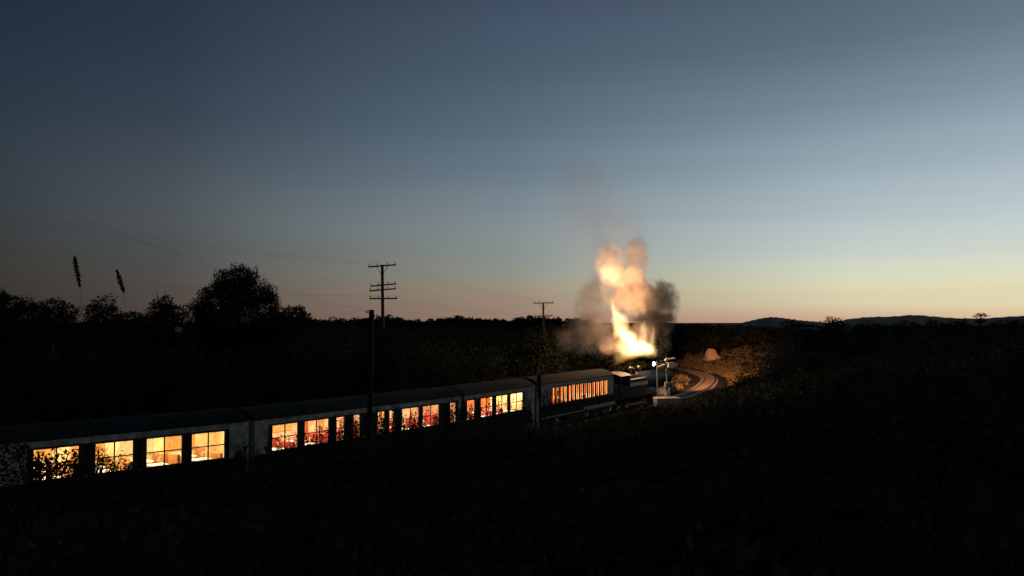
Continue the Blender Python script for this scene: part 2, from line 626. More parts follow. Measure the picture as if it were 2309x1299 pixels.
def coach(label, s0, s1, wins, lining, seatm, blinds, power, curtains=False, pale_foot=False, lampcol=(1, .84, .56), wz=(WZ0, WZ1), low=False, joined=False):
    loc, rz, Lc = frame(s0, s1)
    root = empty('passenger_coach', loc, rz, label, 'coach', 'coaches of the lit train')
    h = Lc / 2 - .07
    y0, y1, th = -1.4, 1.4, .07
    z0, z1 = wz
    U = []
    for w in wins:
        a, b = u_at_px(loc, rz, w[0]), u_at_px(loc, rz, w[1])
        if a < h - .2: U.append((max(a, -h + .3), min(b, h - .3), w[2] if len(w) > 2 else 'bay'))
    # --- body shell with window openings on the side we see
    b = MB()
    b.box(-h, h, y0 + .01, y0 + th - .01, BOT + .66, z0 - .002)
    b.box(-h, h, y0, y0 + th, z1 + .002, EAVE)
    edges = [-h] + [e for u in U for e in u[:2]] + [h]
    lp = MB()
    for k in range(0, len(edges), 2):
        w_ = edges[k + 1] - edges[k]
        if w_ > .01:
            (b if w_ > 1.5 or (w_ > .55 and k in (0, len(edges) - 2)) else lp).box(edges[k], edges[k + 1], y0, y0 + th, z0, z1)
    b.box(-h, h, y1 - th, y1, BOT, EAVE)
    for e in (-1, 1):
        x0, x1 = sorted((e * h, e * (h - th)))
        b.box(x0, x1, y0 + th + .002, y1 - th - .002, BOT, EAVE)
    body = b.build('body', M['cream'], root)
    # moulding strip and gutter
    MB().box(-h, h, y0 - .04, y0 - .004, EAVE - .05, EAVE + .0).box(-h, h, y1 + .004, y1 + .04, EAVE - .05, EAVE).build('gutter', M['maroon'], body)
    lp.box(-h, h, y0 - .012, y0 + th, BOT, z0 - .06).build('lower_panel', M['maroon'], root)
    # --- roof
    rv, rf = [], []
    n = 12
    for x in (-h - .06, h + .06):
        for k in range(n + 1):
            t = k / n * 2 - 1
            rv.append((x, t * 1.46, EAVE + .012 + (ROOF - EAVE) * (1 - abs(t) ** 2.4)))
        rv.append((x, 0, EAVE + .01))
    m = n + 2
    for k in range(n):
        rf.append((k, k + 1, m + k + 1, m + k))
    rf.append(tuple(range(n, -1, -1))); rf.append(tuple(m + k for k in range(n + 1)))
    rf.append((0, m, m + n, n))
    ro = MB(); ro.add(rv, rf); roof = ro.build('roof', M['roof'], root)
    for x in np.arange(-h + 1.5, h - 1, 2.6):
        MB().tube([(x, .35, ROOF - .04), (x, .35, ROOF + .07), (x, .35, ROOF + .14)], [.1, .17, .13], 10).build('roof_ventilator', M['roof'], roof)
    # --- interior
    li = MB()
    li.box(-h + .08, h - .08, y1 - th - .03, y1 - th - .003, 1.2, EAVE - .1)
    li.box(-h + .08, h - .08, y0 + th + .003, y1 - th - .035, EAVE - .06, EAVE - .03)
    li.box(-h + .08, h - .08, y0 + th + .003, y1 - th - .035, 1.13, 1.19)
    for e in (-1, 1):
        x0, x1 = sorted((e * (h - .08), e * (h - .11)))
        li.box(x0, x1, y0 + th + .003, y1 - th - .035, 1.195, EAVE - .065)
    inner = li.build('lining', lining, root)
    MB().tube([(-h + .2, y1 - .34, 3.12), (h - .2, y1 - .34, 3.12)], .025, 6).tube([(-h + .2, y1 - .2, 3.1), (h - .2, y1 - .2, 3.1)], .02, 6).build('luggage_rack', M['brass'], inner)
    rr = random.Random(int(s0 * 10))
    for (a, c, kind) in U:
        # window = frame with transom and mullion, pane as a sub-part
        w = MB()
        mg = .2 if not curtains else .03
        yo0, yo1 = y0 - .022, y0 + .03
        w.box(a - mg, a + .05, yo0, yo1, z0 - .05, z1 + .05)
        w.box(c - .05, c + mg, yo0, yo1, z0 - .05, z1 + .05)
        w.box(a + .052, c - .052, yo0, yo1, z1 - .04, z1 + .05)
        w.box(a + .052, c - .052, yo0, yo1, z0 - .05, z0 + .03)
        if not curtains:
            w.box(a + .052, c - .052, yo0 + .008, yo1 - .006, 2.62, 2.67)
            if c - a > 1.1:
                mid = (a + c) / 2
                w.box(mid - .025, mid + .025, yo0 + .004, yo1 - .003, z0 + .032, z1 - .042)
        win = w.build('window', M['brownframe'], root)
        MB().box(a + .03, c - .03, y0 + .034, y0 + .042, z0 + .01, z1 - .01).build('pane', M['glass'], win)
        wd = c - a
        if curtains:
            for (q0, q1) in ((a + .03, a + .03 + wd * rr.uniform(.2, .36)), (c - .03 - wd * rr.uniform(.2, .36), c - .03)):
                cv, cf = [], []
                K = 10
                for k in range(K + 1):
                    x = q0 + (q1 - q0) * k / K
                    yy = y0 + .13 + .03 * math.sin(k * 2.1)
                    cv += [(x, yy, z0 - .05), (x, yy, z1)]
                    if k: cf.append((2 * k - 2, 2 * k, 2 * k + 1, 2 * k - 1))
                cm = MB(); cm.add(cv, cf); cm.build('curtain', M['curtain'], win)
            if rr.random() < .45:
                MB().chamfer(a + wd * .3, a + wd * .72, -.5, .9, 1.2, rr.uniform(1.9, 2.3), .04).build('seat', M['seat_ochre'] if rr.random() < .4 else M['table'], root)
            continue
        # blind or curtain at the matching window of the far side
        bm_ = blinds[rr.randrange(len(blinds))]
        zt = rr.choice((2.5, 2.2, 1.9, 1.8))
        cv, cf = [], []
        K = 22
        for k in range(K + 1):
            x = a + .1 + (wd - .2) * k / K
            yy = y1 - th - .09 - .025 * math.sin(k * 1.9)
            cv += [(x, yy, zt), (x, yy, 3.05)]
            if k: cf.append((2 * k - 2, 2 * k, 2 * k + 1, 2 * k - 1))
        cm = MB(); cm.add(cv, cf); cm.build('blind', bm_, root)
        # facing seats and tables
        if wd > .9:
            for (sx, dr) in ((a + .06, 1), (c - .06, -1)):
                for (ya, yb) in ((-1.24, -.34), (.38, 1.2)):
                    ht = rr.uniform(1.95, 2.3) if low else rr.uniform(2.2, 2.5)
                    st = MB()
                    xb0, xb1 = sorted((sx - dr * .04, sx + dr * .1))
                    st.chamfer(xb0, xb1, ya, yb, 1.2, ht, .035)
                    xc0, xc1 = sorted((sx + dr * .105, sx + dr * .5))
                    st.chamfer(xc0, xc1, ya, yb, 1.2, 1.62, .04)
                    st.build('seat', seatm, root)
            mid = (a + c) / 2
            for (ya, yb) in ((-1.2, -.4), (.42, 1.2)):
                tb = MB()
                tb.chamfer(mid - .42, mid + .42, ya, yb, 1.92, 1.985, .01)
                tb.tube([(mid, (ya + yb) / 2, 1.2), (mid, (ya + yb) / 2, 1.92)], .05, 8)
                tbo = tb.build('table', M['table'], root)
                MB().tube([(mid + .1, (ya + yb) / 2, 1.987), (mid + .1, (ya + yb) / 2, 2.14), (mid + .1, (ya + yb) / 2, 2.16), (mid + .1, (ya + yb) / 2, 2.3)], [.02, .025, .11, .07], 10).build('table_lamp', M['blind_cr'], tbo)
        else:
            MB().chamfer(a + .1, a + wd * .6, -.2, .9, 1.2, rr.uniform(2.1, 2.5), .05).build('seat', seatm, root)
    # --- underframe and bogies
    MB().box(-h, h, -1.2, 1.2, .85, BOT - .003).box(-h, h, -1.3, -1.22, .8, 1.05).box(-1.6, 1.6, -1.0, -.2, .35, .848).build('underframe', M['under_iron'], root)
    if pale_foot:
        MB().box(-h + .3, h + .3, -1.52, -1.25, 1.02, 1.07).box(h * .1, h + .2, -1.5, -1.425, 1.12, 1.3).build('footboard', M['white'], root)
    for e in (-1, 1):
        bx = e * (h - 2.4)
        bg_ = MB().box(bx - 1.3, bx + 1.3, -1.0, -.9, .45, .7).box(bx - 1.3, bx + 1.3, .9, 1.0, .45, .7).box(bx - .2, bx + .2, -.89, .89, .45, .84).build('bogie', M['under_iron'], root)
        for wx in (-.9, .9):
            for wy in (-.75, .75):
                wo = wheel_part(bg_, bx + wx, wy, .46, spokes=8)
    MB().tube([(h, 0, .95), (h + .12, 0, .95)], .08, 8).box(h + .002, h + .13, -1.37, 1.37, 1.15, 3.64).build('gangway', M['cream'] if joined else M['under_iron'], root)
    # --- ceiling lamps along the coach (real interior light)
    la = bpy.data.lights.new('ceiling_lamp', 'AREA')
    la.shape = 'RECTANGLE'; la.size = Lc - 1.2; la.size_y = .5
    la.energy = power * Lc; la.color = lampcol
    lo = bpy.data.objects.new('ceiling_lamp', la)
    COL.objects.link(lo); lo.parent = root; lo.location = (0, -.1, EAVE - .09)
    return root


sA, sB, sC, sD0, sD1 = s_at_px(562), s_at_px(1043), s_at_px(1205), s_at_px(1214), s_at_px(1384)
coach('nearest coach with big cream lit windows and white tables, at the left', sA - 21.5, sA, [(72, 180), (212, 302), (328, 412), (430, 508)],
      M['lining'], M['seat_ochre'], [M['blind_am'], M['blind_cr'], M['blind_cr']], 44, joined=True)
coach('second coach with red and orange lit windows behind the dark lineside pole', sA + .1, sB, [(612, 672), (685, 742), (757, 777), (795, 812), (850, 868), (876, 890), (905, 945), (952, 990), (1014, 1028)],
      M['lining_red'], M['seat_red'], [M['blind_or'], M['blind_cr'], M['blind_am']], 50, lampcol=(1, .9, .68), low=True)
coach('short third coach with four pale yellow lit windows', sB + .1, sC, [(1046, 1071), (1083, 1111), (1118, 1145), (1150, 1179)],
      M['lining'], M['seat_red'], [M['blind_or'], M['blind_cr'], M['blind_am']], 62, lampcol=(1, .9, .7), low=True)
slots = np.linspace(1243, 1371, 15)
coach('front coach with a row of narrow red curtained windows behind the engine', sD0, sD1, [(slots[i] + .6, slots[i + 1] - .6) for i in range(14)],
      M['lining'], M['seat_red'], [M['blind_or']], 44, curtains=True, pale_foot=True, lampcol=(1, .68, .38))

# ------------------------------------------------------------------ tank engine
sE0, sE1, sEm = sD1 + .2, s_at_px(1527, 2.6, 1.3), s_at_px(1481, 2.6, 1.3)
eloc, erz, EL = frame(sE0, sE1)
eng = empty('steam_locomotive', eloc, erz, 'black steam tank engine at the head of the train with glowing exhaust over its chimney', 'locomotive')
k = frame(sE0, sEm)[2] / 12.6
LONG = EL - k * 12.6                        # the extra length of boiler ahead of the side tanks
X = lambda v: (v + 6.3) * k - EL / 2 + (LONG if v >= 3.4 else 0)
ux = lambda px, y=-1.05, z=4.2: u_at_px(eloc, erz, px, y, z)
MB().box(X(-6.1), X(6.0), -1.3, 1.3, 1.25, 1.36).build('running_board', M['black'], eng)
MB().tube([(X(-1.9), 0, 2.55), (X(4.3), 0, 2.55)], .86, 28).tube([(X(.2), 0, 2.55), (X(.26), 0, 2.55)], .885, 28).tube([(X(3), 0, 2.55), (X(3.06), 0, 2.55)], .885, 28).build('boiler', M['black'], eng, True)
sb = MB().tube([(X(4.31), 0, 2.55), (X(5.8), 0, 2.55)], .95, 28).box(X(4.4), X(5.7), -.6, .6, 1.37, 1.9).build('smokebox', M['black'], eng)
MB().tube([(X(5.81), 0, 2.55), (X(5.95), 0, 2.55), (X(6.02), 0, 2.55)], [.78, .7, .3], 24).build('smokebox_door', M['black'], sb)
MB().tube([(X(5.05), 0, 3.3), (X(5.05), 0, 3.5), (X(5.05), 0, 3.6), (X(5.05), 0, 4.15), (X(5.05), 0, 4.18), (X(5.05), 0, 4.3)], [.42, .34, .27, .3, .38, .36], 20).build('chimney', M['black'], eng)
MB().tube([(X(2.3), 0, 3.3), (X(2.3), 0, 3.7), (X(2.3), 0, 3.9), (X(2.3), 0, 4.0)], [.42, .4, .3, .1], 20).build('steam_dome', M['black'], eng, True)
for vx in (ux(1442, -.25, 3.8), ux(1423, -.25, 3.8)):
    # pale curved safety-valve pipes on the boiler top
    MB().tube([(vx, -.25, 3.3), (vx, -.25, 3.75), (vx - .05, -.25, 3.9), (vx - .2, -.25, 3.98), (vx - .36, -.25, 3.93), (vx - .42, -.25, 3.8)], .085, 8).build('safety_valve', M['white'], eng, True)
for e in (-1, 1):
    ya, yb = sorted((e * .78, e * 1.36))
    tk = MB().chamfer(X(-1.95), X(3.3), ya, yb, 1.365, 2.95, .05).build('side_tank', M['black'], eng)
    ya, yb = sorted((e * 1.365, e * 1.40))
    MB().box(X(-1.9), X(3.25), ya, yb, 2.32, 2.66).build('tank_stripe', M['bright'], tk)
    MB().tube([(X(-1.7), e * 1.3, 3.05), (X(3.1), e * 1.3, 3.05)], .022, 6).tube([(X(-1.7), e * 1.3, 2.9), (X(-1.7), e * 1.3, 3.05)], .02, 6).tube([(X(3.1), e * 1.3, 2.9), (X(3.1), e * 1.3, 3.05)], .02, 6).build('handrail', M['white'], tk)
    MB().tube([(X(4.2), e * 1.12, 1.0), (X(5.6), e * 1.12, 1.0)], .34, 18).build('cylinder', M['black'], eng)
    MB().box(X(-2.6), X(2.6), e * 1.0 - .04, e * 1.0 + .04, .5, .64).build('coupling_rod', M['rail'], eng)
    for wx in (-2.5, 0, 2.5):
        wheel_part(eng, X(wx), e * .78, .66, 'driving_wheel', 12)
    wheel_part(eng, X(2.5) + LONG * .45, e * .78, .66, 'driving_wheel', 12)
    wheel_part(eng, X(5.2), e * .78, .45, 'leading_wheel', 10)
    wheel_part(eng, X(-4.9), e * .78, .45, 'trailing_wheel', 10)
    for bx in (-6.25, 6.2):
        q = 1 if bx > 0 else -1
        MB().tube([(X(bx), e * .87, 1.05), (X(bx) + q * .3, e * .87, 1.05), (X(bx) + q * .3, e * .87, 1.05), (X(bx) + q * .35, e * .87, 1.05)], [.09, .09, .22, .21], 14).build('buffer', M['black'], eng)
cb = MB()
for e in (-1, 1):
    ya, yb = sorted((e * 1.36, e * 1.31))
    cb.box(X(-4.6), X(-1.96), ya, yb, 1.365, 2.5).box(X(-4.6), X(-4.1), ya, yb, 2.502, 3.4).box(X(-2.4), X(-1.96), ya, yb, 2.502, 3.4)
cb.box(X(-2.02), X(-1.96), -1.305, 1.305, 1.365, 3.4).box(X(-4.6), X(-4.54), -1.305, 1.305, 1.365, 3.4)
cab = cb.build('cab', M['black'], eng)
rv, rf = [], []
for x in (X(-4.8), X(-1.7)):
    for j in range(11):
        t = j / 10 * 2 - 1
        rv.append((x, t * 1.45, 3.41 + .32 * (1 - t * t)))
    for j in range(11):
        t = j / 10 * 2 - 1
        rv.append((x, t * 1.45, 3.36 + .32 * (1 - t * t)))
for j in range(10):
    rf += [(j, j + 1, 22 + j + 1, 22 + j), (11 + j, 33 + j, 33 + j + 1, 11 + j + 1), (j, 11 + j, 12 + j, j + 1), (22 + j, 23 + j, 34 + j, 33 + j)]
cr_ = MB(); cr_.add(rv, rf); cr_.build('cab_roof', M['black'], cab)
bk = MB().chamfer(X(-6.1), X(-4.61), -1.3, 1.3, 1.365, 2.75, .05).build('bunker', M['black'], eng)
cl = MB()
for i in range(60):
    x, y = X(random.uniform(-5.9, -4.8)), random.uniform(-1.05, 1.05)
    q = random.uniform(.08, .2)
    z = 2.75 + .3 * math.cos(y * 1.2) * random.uniform(.4, 1)
    Mx = Matrix.Translation((x, y, z)) @ Matrix.Rotation(random.uniform(0, 3), 4, Vector((random.random(), random.random(), 1)).normalized())
    cl.box(-q, q, -q * .8, q * .8, -q * .7, q * .7, Mx)
tag(cl.build('coal', M['coal'], bk), kind='stuff')
for bx in (-6.2, 6.1):
    MB().box(X(bx) - .06, X(bx) + .06, -1.25, 1.25, .8, 1.24).build('buffer_beam', M['redbeam'], eng)
MB().box(X(-6), X(6), -.55, .55, .75, 1.245).build('main_frame', M['under_iron'], eng)
hl = MB().tube([(X(5.5), -.3, 3.62), (X(5.72), -.3, 3.62)], .2, 16).box(X(5.5), X(5.6), -.36, -.24, 3.35, 3.5).build('headlight', M['black'], eng)
MB().tube([(X(5.722), -.3, 3.62), (X(5.75), -.3, 3.62)], .17, 16).build('lens', M['lens'], hl)
# a second lamp bracket at the side, the white light seen from the line side
xl = ux(1472)
ml = MB().tube([(xl, -.98, 3.1), (xl, -1.05, 4.02)], .04, 6).tube([(xl, -1.05, 4.02), (xl, -1.05, 4.06), (xl, -1.05, 4.24)], [.06, .12, .1], 12).build('lamp_bracket', M['black'], eng)
MB().tube([(xl, -1.14, 4.2), (xl, -1.19, 4.2), (xl, -1.23, 4.2)], [.21, .21, .1], 14).build('side_lamp', M['lens'], ml)

cE, sE = math.cos(erz), math.sin(erz)
eng_pt = lambda x, y, z: Vector((eloc.x + cE * x - sE * y, eloc.y + sE * x + cE * y, z))
sp = bpy.data.lights.new('headlight_beam', 'SPOT')
sp.energy, sp.color = 190000, (1, .40, .17)
sp.spot_size, sp.spot_blend, sp.shadow_soft_size = R(21), 1.0, .15
sp_o = bpy.data.objects.new('headlight_beam', sp)
sp_o.location = eng_pt(X(6.6), -.3, 3.7)
HT = Vector((36.5, 152, -1.2))
sp_o.rotation_euler = (HT - sp_o.location).to_track_quat('-Z', 'Y').to_euler()
COL.objects.link(sp_o)

# ------------------------------------------------------------------ glowing exhaust and smoke
FD = float(eng_pt(ux(1452, 0, 4), 0, 0).y)          # distance of the exhaust
PPM = F / FD


def volume_mat(name, kind, color, dens, ns=.8, gain=1.6, rough=1.2, aniso=.1, taper=False, warp=1.5):
    m, N, L = new_mat(name)
    out = N.new('ShaderNodeOutputMaterial')
    tc = N.new('ShaderNodeTexCoord'); geo = N.new('ShaderNodeNewGeometry')
    nz = N.new('ShaderNodeTexNoise')
    nz.inputs['Scale'].default_value = ns; nz.inputs['Detail'].default_value = 5; nz.inputs['Roughness'].default_value = .6
    L.new(geo.outputs['Position'], nz.inputs['Vector'])
    mm = lambda *a: mth(*a, nodes=N, links=L)
    nc = mm('SUBTRACT', nz.outputs['Fac'], .5)
    if taper:
        # a tongue: narrows towards its top, sways with the noise
        sp_ = N.new('ShaderNodeSeparateXYZ'); L.new(tc.outputs['Object'], sp_.inputs[0])
        z01 = mm('MULTIPLY', mm('ADD', sp_.outputs['Z'], 1.0), .5)
        nz2 = N.new('ShaderNodeTexNoise'); nz2.inputs['Scale'].default_value = ns * .7; nz2.inputs['Detail'].default_value = 3
        L.new(geo.outputs['Position'], nz2.inputs['Vector'])
        sc2 = N.new('ShaderNodeSeparateColor'); L.new(nz2.outputs['Color'], sc2.inputs[0])
        x = mm('ADD', sp_.outputs['X'], mm('MULTIPLY', mm('SUBTRACT', sc2.outputs[0], .5), .9))
        y = mm('ADD', sp_.outputs['Y'], mm('MULTIPLY', mm('SUBTRACT', sc2.outputs[1], .5), .9))
        rad = mm('SQRT', mm('ADD', mm('MULTIPLY', x, x), mm('MULTIPLY', y, y)))
        wid = mm('MULTIPLY', mm('POWER', mm('MAXIMUM', mm('SUBTRACT', 1.0, z01), 0.0), .75), .85)
        wid = mm('ADD', wid, .03)
        foot = mm('MINIMUM', mm('MULTIPLY', z01, 7.0), 1.0)
        q = mm('MULTIPLY', mm('SUBTRACT', 1.0, mm('DIVIDE', rad, wid)), foot)
    else:
        ln = N.new('ShaderNodeVectorMath'); ln.operation = 'LENGTH'
        # billows: the ball is pushed out of round by a coarse and a fine swirl of noise
        wn = N.new('ShaderNodeTexNoise'); wn.inputs['Scale'].default_value = ns * .45; wn.inputs['Detail'].default_value = 3; wn.inputs['Roughness'].default_value = .65
        L.new(geo.outputs['Position'], wn.inputs['Vector'])
        vs_ = N.new('ShaderNodeVectorMath'); vs_.operation = 'SUBTRACT'; vs_.inputs[1].default_value = (.5, .5, .5)
        L.new(wn.outputs['Color'], vs_.inputs[0])
        vm_ = N.new('ShaderNodeVectorMath'); vm_.operation = 'SCALE'; vm_.inputs['Scale'].default_value = warp
        L.new(vs_.outputs[0], vm_.inputs[0])
        va_ = N.new('ShaderNodeVectorMath'); va_.operation = 'ADD'
        L.new(tc.outputs['Object'], va_.inputs[0]); L.new(vm_.outputs[0], va_.inputs[1])
        L.new(va_.outputs[0], ln.inputs[0])
        ln0 = N.new('ShaderNodeVectorMath'); ln0.operation = 'LENGTH'
        L.new(tc.outputs['Object'], ln0.inputs[0])
        q = mm('SUBTRACT', 1.0, ln.outputs['Value'])
    d = mm('ADD', mm('MULTIPLY', q, gain), mm('MULTIPLY', nc, rough))
    if not taper:   # always fades out before the hull
        d = mm('MULTIPLY', d, mm('MINIMUM', mm('MULTIPLY', mm('MAXIMUM', mm('SUBTRACT', 1.0, ln0.outputs['Value']), 0.0), 4.0), 1.0))
    d = mm('MINIMUM', mm('MAXIMUM', d, 0.0), 1.0)
    if kind == 'smoke':
        v = N.new('ShaderNodeVolumePrincipled')
        v.inputs['Color'].default_value = (*color, 1)
        v.inputs['Anisotropy'].default_value = aniso
        L.new(mm('MULTIPLY', d, dens), v.inputs['Density'])
        L.new(v.outputs[0], out.inputs['Volume'])
    else:
        v = N.new('ShaderNodeEmission')
        cr = N.new('ShaderNodeValToRGB')
        c0, c1, c2 = color
        cr.color_ramp.elements[0].color = (*c0, 1); cr.color_ramp.elements[0].position = 0
        cr.color_ramp.elements[1].color = (*c2, 1); cr.color_ramp.elements[1].position = .9
        e = cr.color_ramp.elements.new(.4); e.color = (*c1, 1)
        L.new(d, cr.inputs[0])
        L.new(cr.outputs[0], v.inputs[0])
        L.new(mm('MULTIPLY', d, dens), v.inputs[1])
        L.new(v.outputs[0], out.inputs['Volume'])
    return m


import bmesh
bm = bmesh.new(); bmesh.ops.create_icosphere(bm, subdivisions=3, radius=1.0)
ball = bpy.data.meshes.new('smoke_puff'); bm.to_mesh(ball); bm.free()
bm = bmesh.new(); bmesh.ops.create_cone(bm, cap_ends=True, segments=20, radius1=1.35, radius2=.9, depth=2.0)
tong = bpy.data.meshes.new('glow_tongue'); bm.to_mesh(tong); bm.free()


def vol(name, mesh, mat, px, py, rx, rz, parent, ry=None, dY=0.0, lean=0.0):
    """rx, rz: half sizes in photo pixels at the exhaust's distance, turned to metres"""
    me = mesh.copy(); me.materials.clear(); me.materials.append(mat)
    o = bpy.data.objects.new(name, me)
    COL.objects.link(o)
    o.parent = parent
    p = at(px, py, FD + dY)
    o.location = p - Vector(parent.location)
    o.scale = (rx / PPM, (ry or rx) / PPM, rz / PPM)
    o.rotation_euler = (0, R(lean), 0)
    return o


v_dark = volume_mat('smoke_dark', 'smoke', (.085, .085, .095), 1.0, 1.1, 1.7, 4.6, warp=1.2)  # dark tone stands in for smoke the glow does not reach
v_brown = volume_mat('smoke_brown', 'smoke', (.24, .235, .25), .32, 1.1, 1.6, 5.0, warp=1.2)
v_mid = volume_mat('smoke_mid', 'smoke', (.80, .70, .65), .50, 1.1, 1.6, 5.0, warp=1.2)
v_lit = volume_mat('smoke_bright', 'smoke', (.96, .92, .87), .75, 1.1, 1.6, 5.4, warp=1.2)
v_thin = volume_mat('smoke_thin', 'smoke', (.99, .97, .97), .019, .5, 1.4, 3.0)
v_wisp = volume_mat('steam_wisp', 'smoke', (.80, .80, .83), .065, 1.2, 1.6, 3.6)
v_low = volume_mat('low_steam', 'smoke', (.95, .95, .95), .5, 1.2, 1.5, 3.0)
v_tongue = volume_mat('glow_taper', 'emit', ((1, .36, .09), (1, .70, .22), (1, .84, .40)), .85, 1.0, 1.5, 1.1, taper=True)
v_core = volume_mat('glow_core', 'emit', ((1, .40, .10), (1, .72, .25), (1, .93, .62)), .8, .9, 1.8, 1.7)
v_glow = volume_mat('glow_haze', 'emit', ((1, .36, .15), (1, .44, .19), (1, .50, .24)), .24, .7, 1.4, 1.6)
v_column = volume_mat('glow_column', 'emit', ((1, .40, .17), (1, .52, .24), (1, .62, .34)), .34, .9, 1.5, 1.4)

glowing_exhaust = empty('glowing_exhaust', at(1440, 800, FD), 0, 'tall yellow and white firebox-lit smoke, built as glowing tongues above the steam engine', 'glowing_exhaust')  # smoke lit from the firebox, its light put in as emission
vol('glow_core', ball, v_core, 1441, 785, 36, 23, glowing_exhaust)
vol('glow_core', ball, v_core, 1462, 786, 18, 16, glowing_exhaust)
vol('glow_core', ball, v_core, 1414, 762, 21, 36, glowing_exhaust, lean=-24)
vol('glow_tongue', tong, v_tongue, 1403, 742, 44, 72, glowing_exhaust, lean=-20)
vol('glow_tongue', tong, v_tongue, 1391, 716, 22, 50, glowing_exhaust, lean=-12)
vol('glow_tongue', tong, v_tongue, 1449, 764, 28, 42, glowing_exhaust, lean=4)
vol('glow_tongue', tong, v_tongue, 1470, 770, 18, 36, glowing_exhaust, lean=6)
vol('glow_tongue', tong, v_tongue, 1428, 768, 20, 34, glowing_exhaust, lean=-6)
vol('glow_haze', ball, v_glow, 1386, 774, 44, 32, glowing_exhaust)
vol('glow_haze', ball, v_glow, 1450, 754, 42, 38, glowing_exhaust)
vol('glow_haze', ball, v_glow, 1374, 786, 28, 18, glowing_exhaust)
vol('glow_column', ball, v_column, 1361, 648, 13, 56, glowing_exhaust, lean=-3)
vol('glow_column', ball, v_column, 1371, 618, 24, 34, glowing_exhaust)
tag(glowing_exhaust, kind='thing')

plume = empty('smoke_plume', at(1400, 740, FD + 1), 0, 'plume of smoke rising over the engine, lit orange by the glow below', 'smoke')
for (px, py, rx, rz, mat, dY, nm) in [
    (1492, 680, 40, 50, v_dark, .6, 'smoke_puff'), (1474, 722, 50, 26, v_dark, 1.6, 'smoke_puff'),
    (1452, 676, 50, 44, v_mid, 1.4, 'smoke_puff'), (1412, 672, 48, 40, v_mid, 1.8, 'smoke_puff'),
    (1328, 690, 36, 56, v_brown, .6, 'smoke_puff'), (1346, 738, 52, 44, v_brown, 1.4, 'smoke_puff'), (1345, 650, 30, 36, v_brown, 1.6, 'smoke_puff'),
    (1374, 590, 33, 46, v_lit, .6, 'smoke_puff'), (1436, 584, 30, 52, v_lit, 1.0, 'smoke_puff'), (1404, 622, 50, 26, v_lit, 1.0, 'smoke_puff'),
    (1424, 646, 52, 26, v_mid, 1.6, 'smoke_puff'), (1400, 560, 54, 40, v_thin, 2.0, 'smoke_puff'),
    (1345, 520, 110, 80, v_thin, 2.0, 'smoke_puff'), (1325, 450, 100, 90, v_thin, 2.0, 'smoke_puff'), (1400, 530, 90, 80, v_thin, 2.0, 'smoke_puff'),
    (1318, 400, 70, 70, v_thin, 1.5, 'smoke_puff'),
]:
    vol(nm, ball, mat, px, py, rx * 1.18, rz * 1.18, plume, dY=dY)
puff = empty('steam_wisp', at(1490, 884, FD), 0, 'small low patch of steam by the slab under the signal', 'steam')
for (px, py, rx, rz, dY) in [(1486, 884, 24, 12, 0.2), (1500, 880, 18, 13, .8), (1470, 888, 16, 8, -.3)]:
    vol('steam_puff', ball, v_low, px, py, rx, rz, puff, dY=dY)
steam = empty('steam_cloud', at(1310, 760, FD + 1), 0, 'pale grey steam drifting low behind the coaches, left of the glow', 'steam')
for (px, py, rx, rz, dY) in [(1275, 764, 34, 40, 1), (1310, 760, 46, 50, 1.5), (1350, 768, 50, 46, 2), (1300, 735, 36, 30, 2), (1340, 742, 40, 36, 1)]:
    vol('steam_puff', ball, v_wisp, px, py, rx, rz, steam, dY=dY)
wisp = empty('steam_wisp', at(1495, 790, FD + 2), 0, 'thin grey steam wisps rising right of the glow above the signal', 'steam')
for (px, py, rx, rz, dY) in [(1484, 782, 13, 44, .5), (1502, 770, 18, 50, 2), (1500, 742, 30, 26, 2.5)]:
    vol('steam_puff', ball, v_wisp, px, py, rx, rz, wisp, dY=dY)


def add_glow_lamp(px, py, dY, P, size, col):  # added point lamps that spread the light of the glowing exhaust
    l = bpy.data.lights.new('added_glow_lamp', 'POINT')
    l.energy, l.color, l.shadow_soft_size = P, col, size
    o = bpy.data.objects.new('added_glow_lamp', l)
    o.location = at(px, py, FD + dY)
    COL.objects.link(o)


add_glow_lamp(1438, 782, -1.0, 900, .8, (1, .58, .26))
add_glow_lamp(1396, 712, -1.6, 900, .7, (1, .52, .23))
add_glow_lamp(1362, 636, -2.4, 1000, .7, (1, .52, .26))
add_glow_lamp(1402, 662, -3.8, 3000, 1.0, (1, .52, .27))  # hung out in front, added to light the smoke undersides evenly

# ------------------------------------------------------------------ signal beside the engine
gb = at(1502, 897, float(eng_pt(ux(1502, -2.6, 1), -2.9, 0).y))
gzb = hz(gb.x, gb.y)
sig = empty('signal_gantry', (gb.x, gb.y, gzb), R(12), 'white two post signal with pale arms standing on a concrete slab by the engine', 'signal')
top = gb.z + 0
PP = F / gb.y
hh = lambda py: at(1502, py, gb.y).z - gzb
xx = lambda px: (px - 1502) / PP
MB().chamfer(xx(1474), xx(1531), -.7, .7, -.6, hh(896), .05).build('base_slab', M['concrete'], sig)
p1 = MB().tube([(xx(1482), 0, hh(893)), (xx(1481), 0, hh(814))], [.075, .065], 10).build('post', M['postpaint'], sig)
p2 = MB().tube([(xx(1504), 0, hh(893)), (xx(1504), 0, hh(806))], [.09, .08], 10).build('post', M['postpaint'], sig)
MB().chamfer(xx(1499), xx(1510), -.22, .12, hh(874), hh(862), .03).build('relay_box', M['postpaint'], p2)
MB().chamfer(xx(1500), xx(1511), -.2, .2, hh(893), hh(886), .03).build('relay_box', M['postpaint'], p2)


def arm(pts, name):
    a = MB()
    vs = []
    for y in (-.16, .16):
        for (x, z) in pts: vs.append((x, y, z))
    n = len(pts)
    fs = [tuple(range(n)), tuple(range(2 * n - 1, n - 1, -1))] + [(i, n + i, n + (i + 1) % n, (i + 1) % n) for i in range(n)]
    a.add(vs, fs)
    return a.build(name, M['white'], sig)


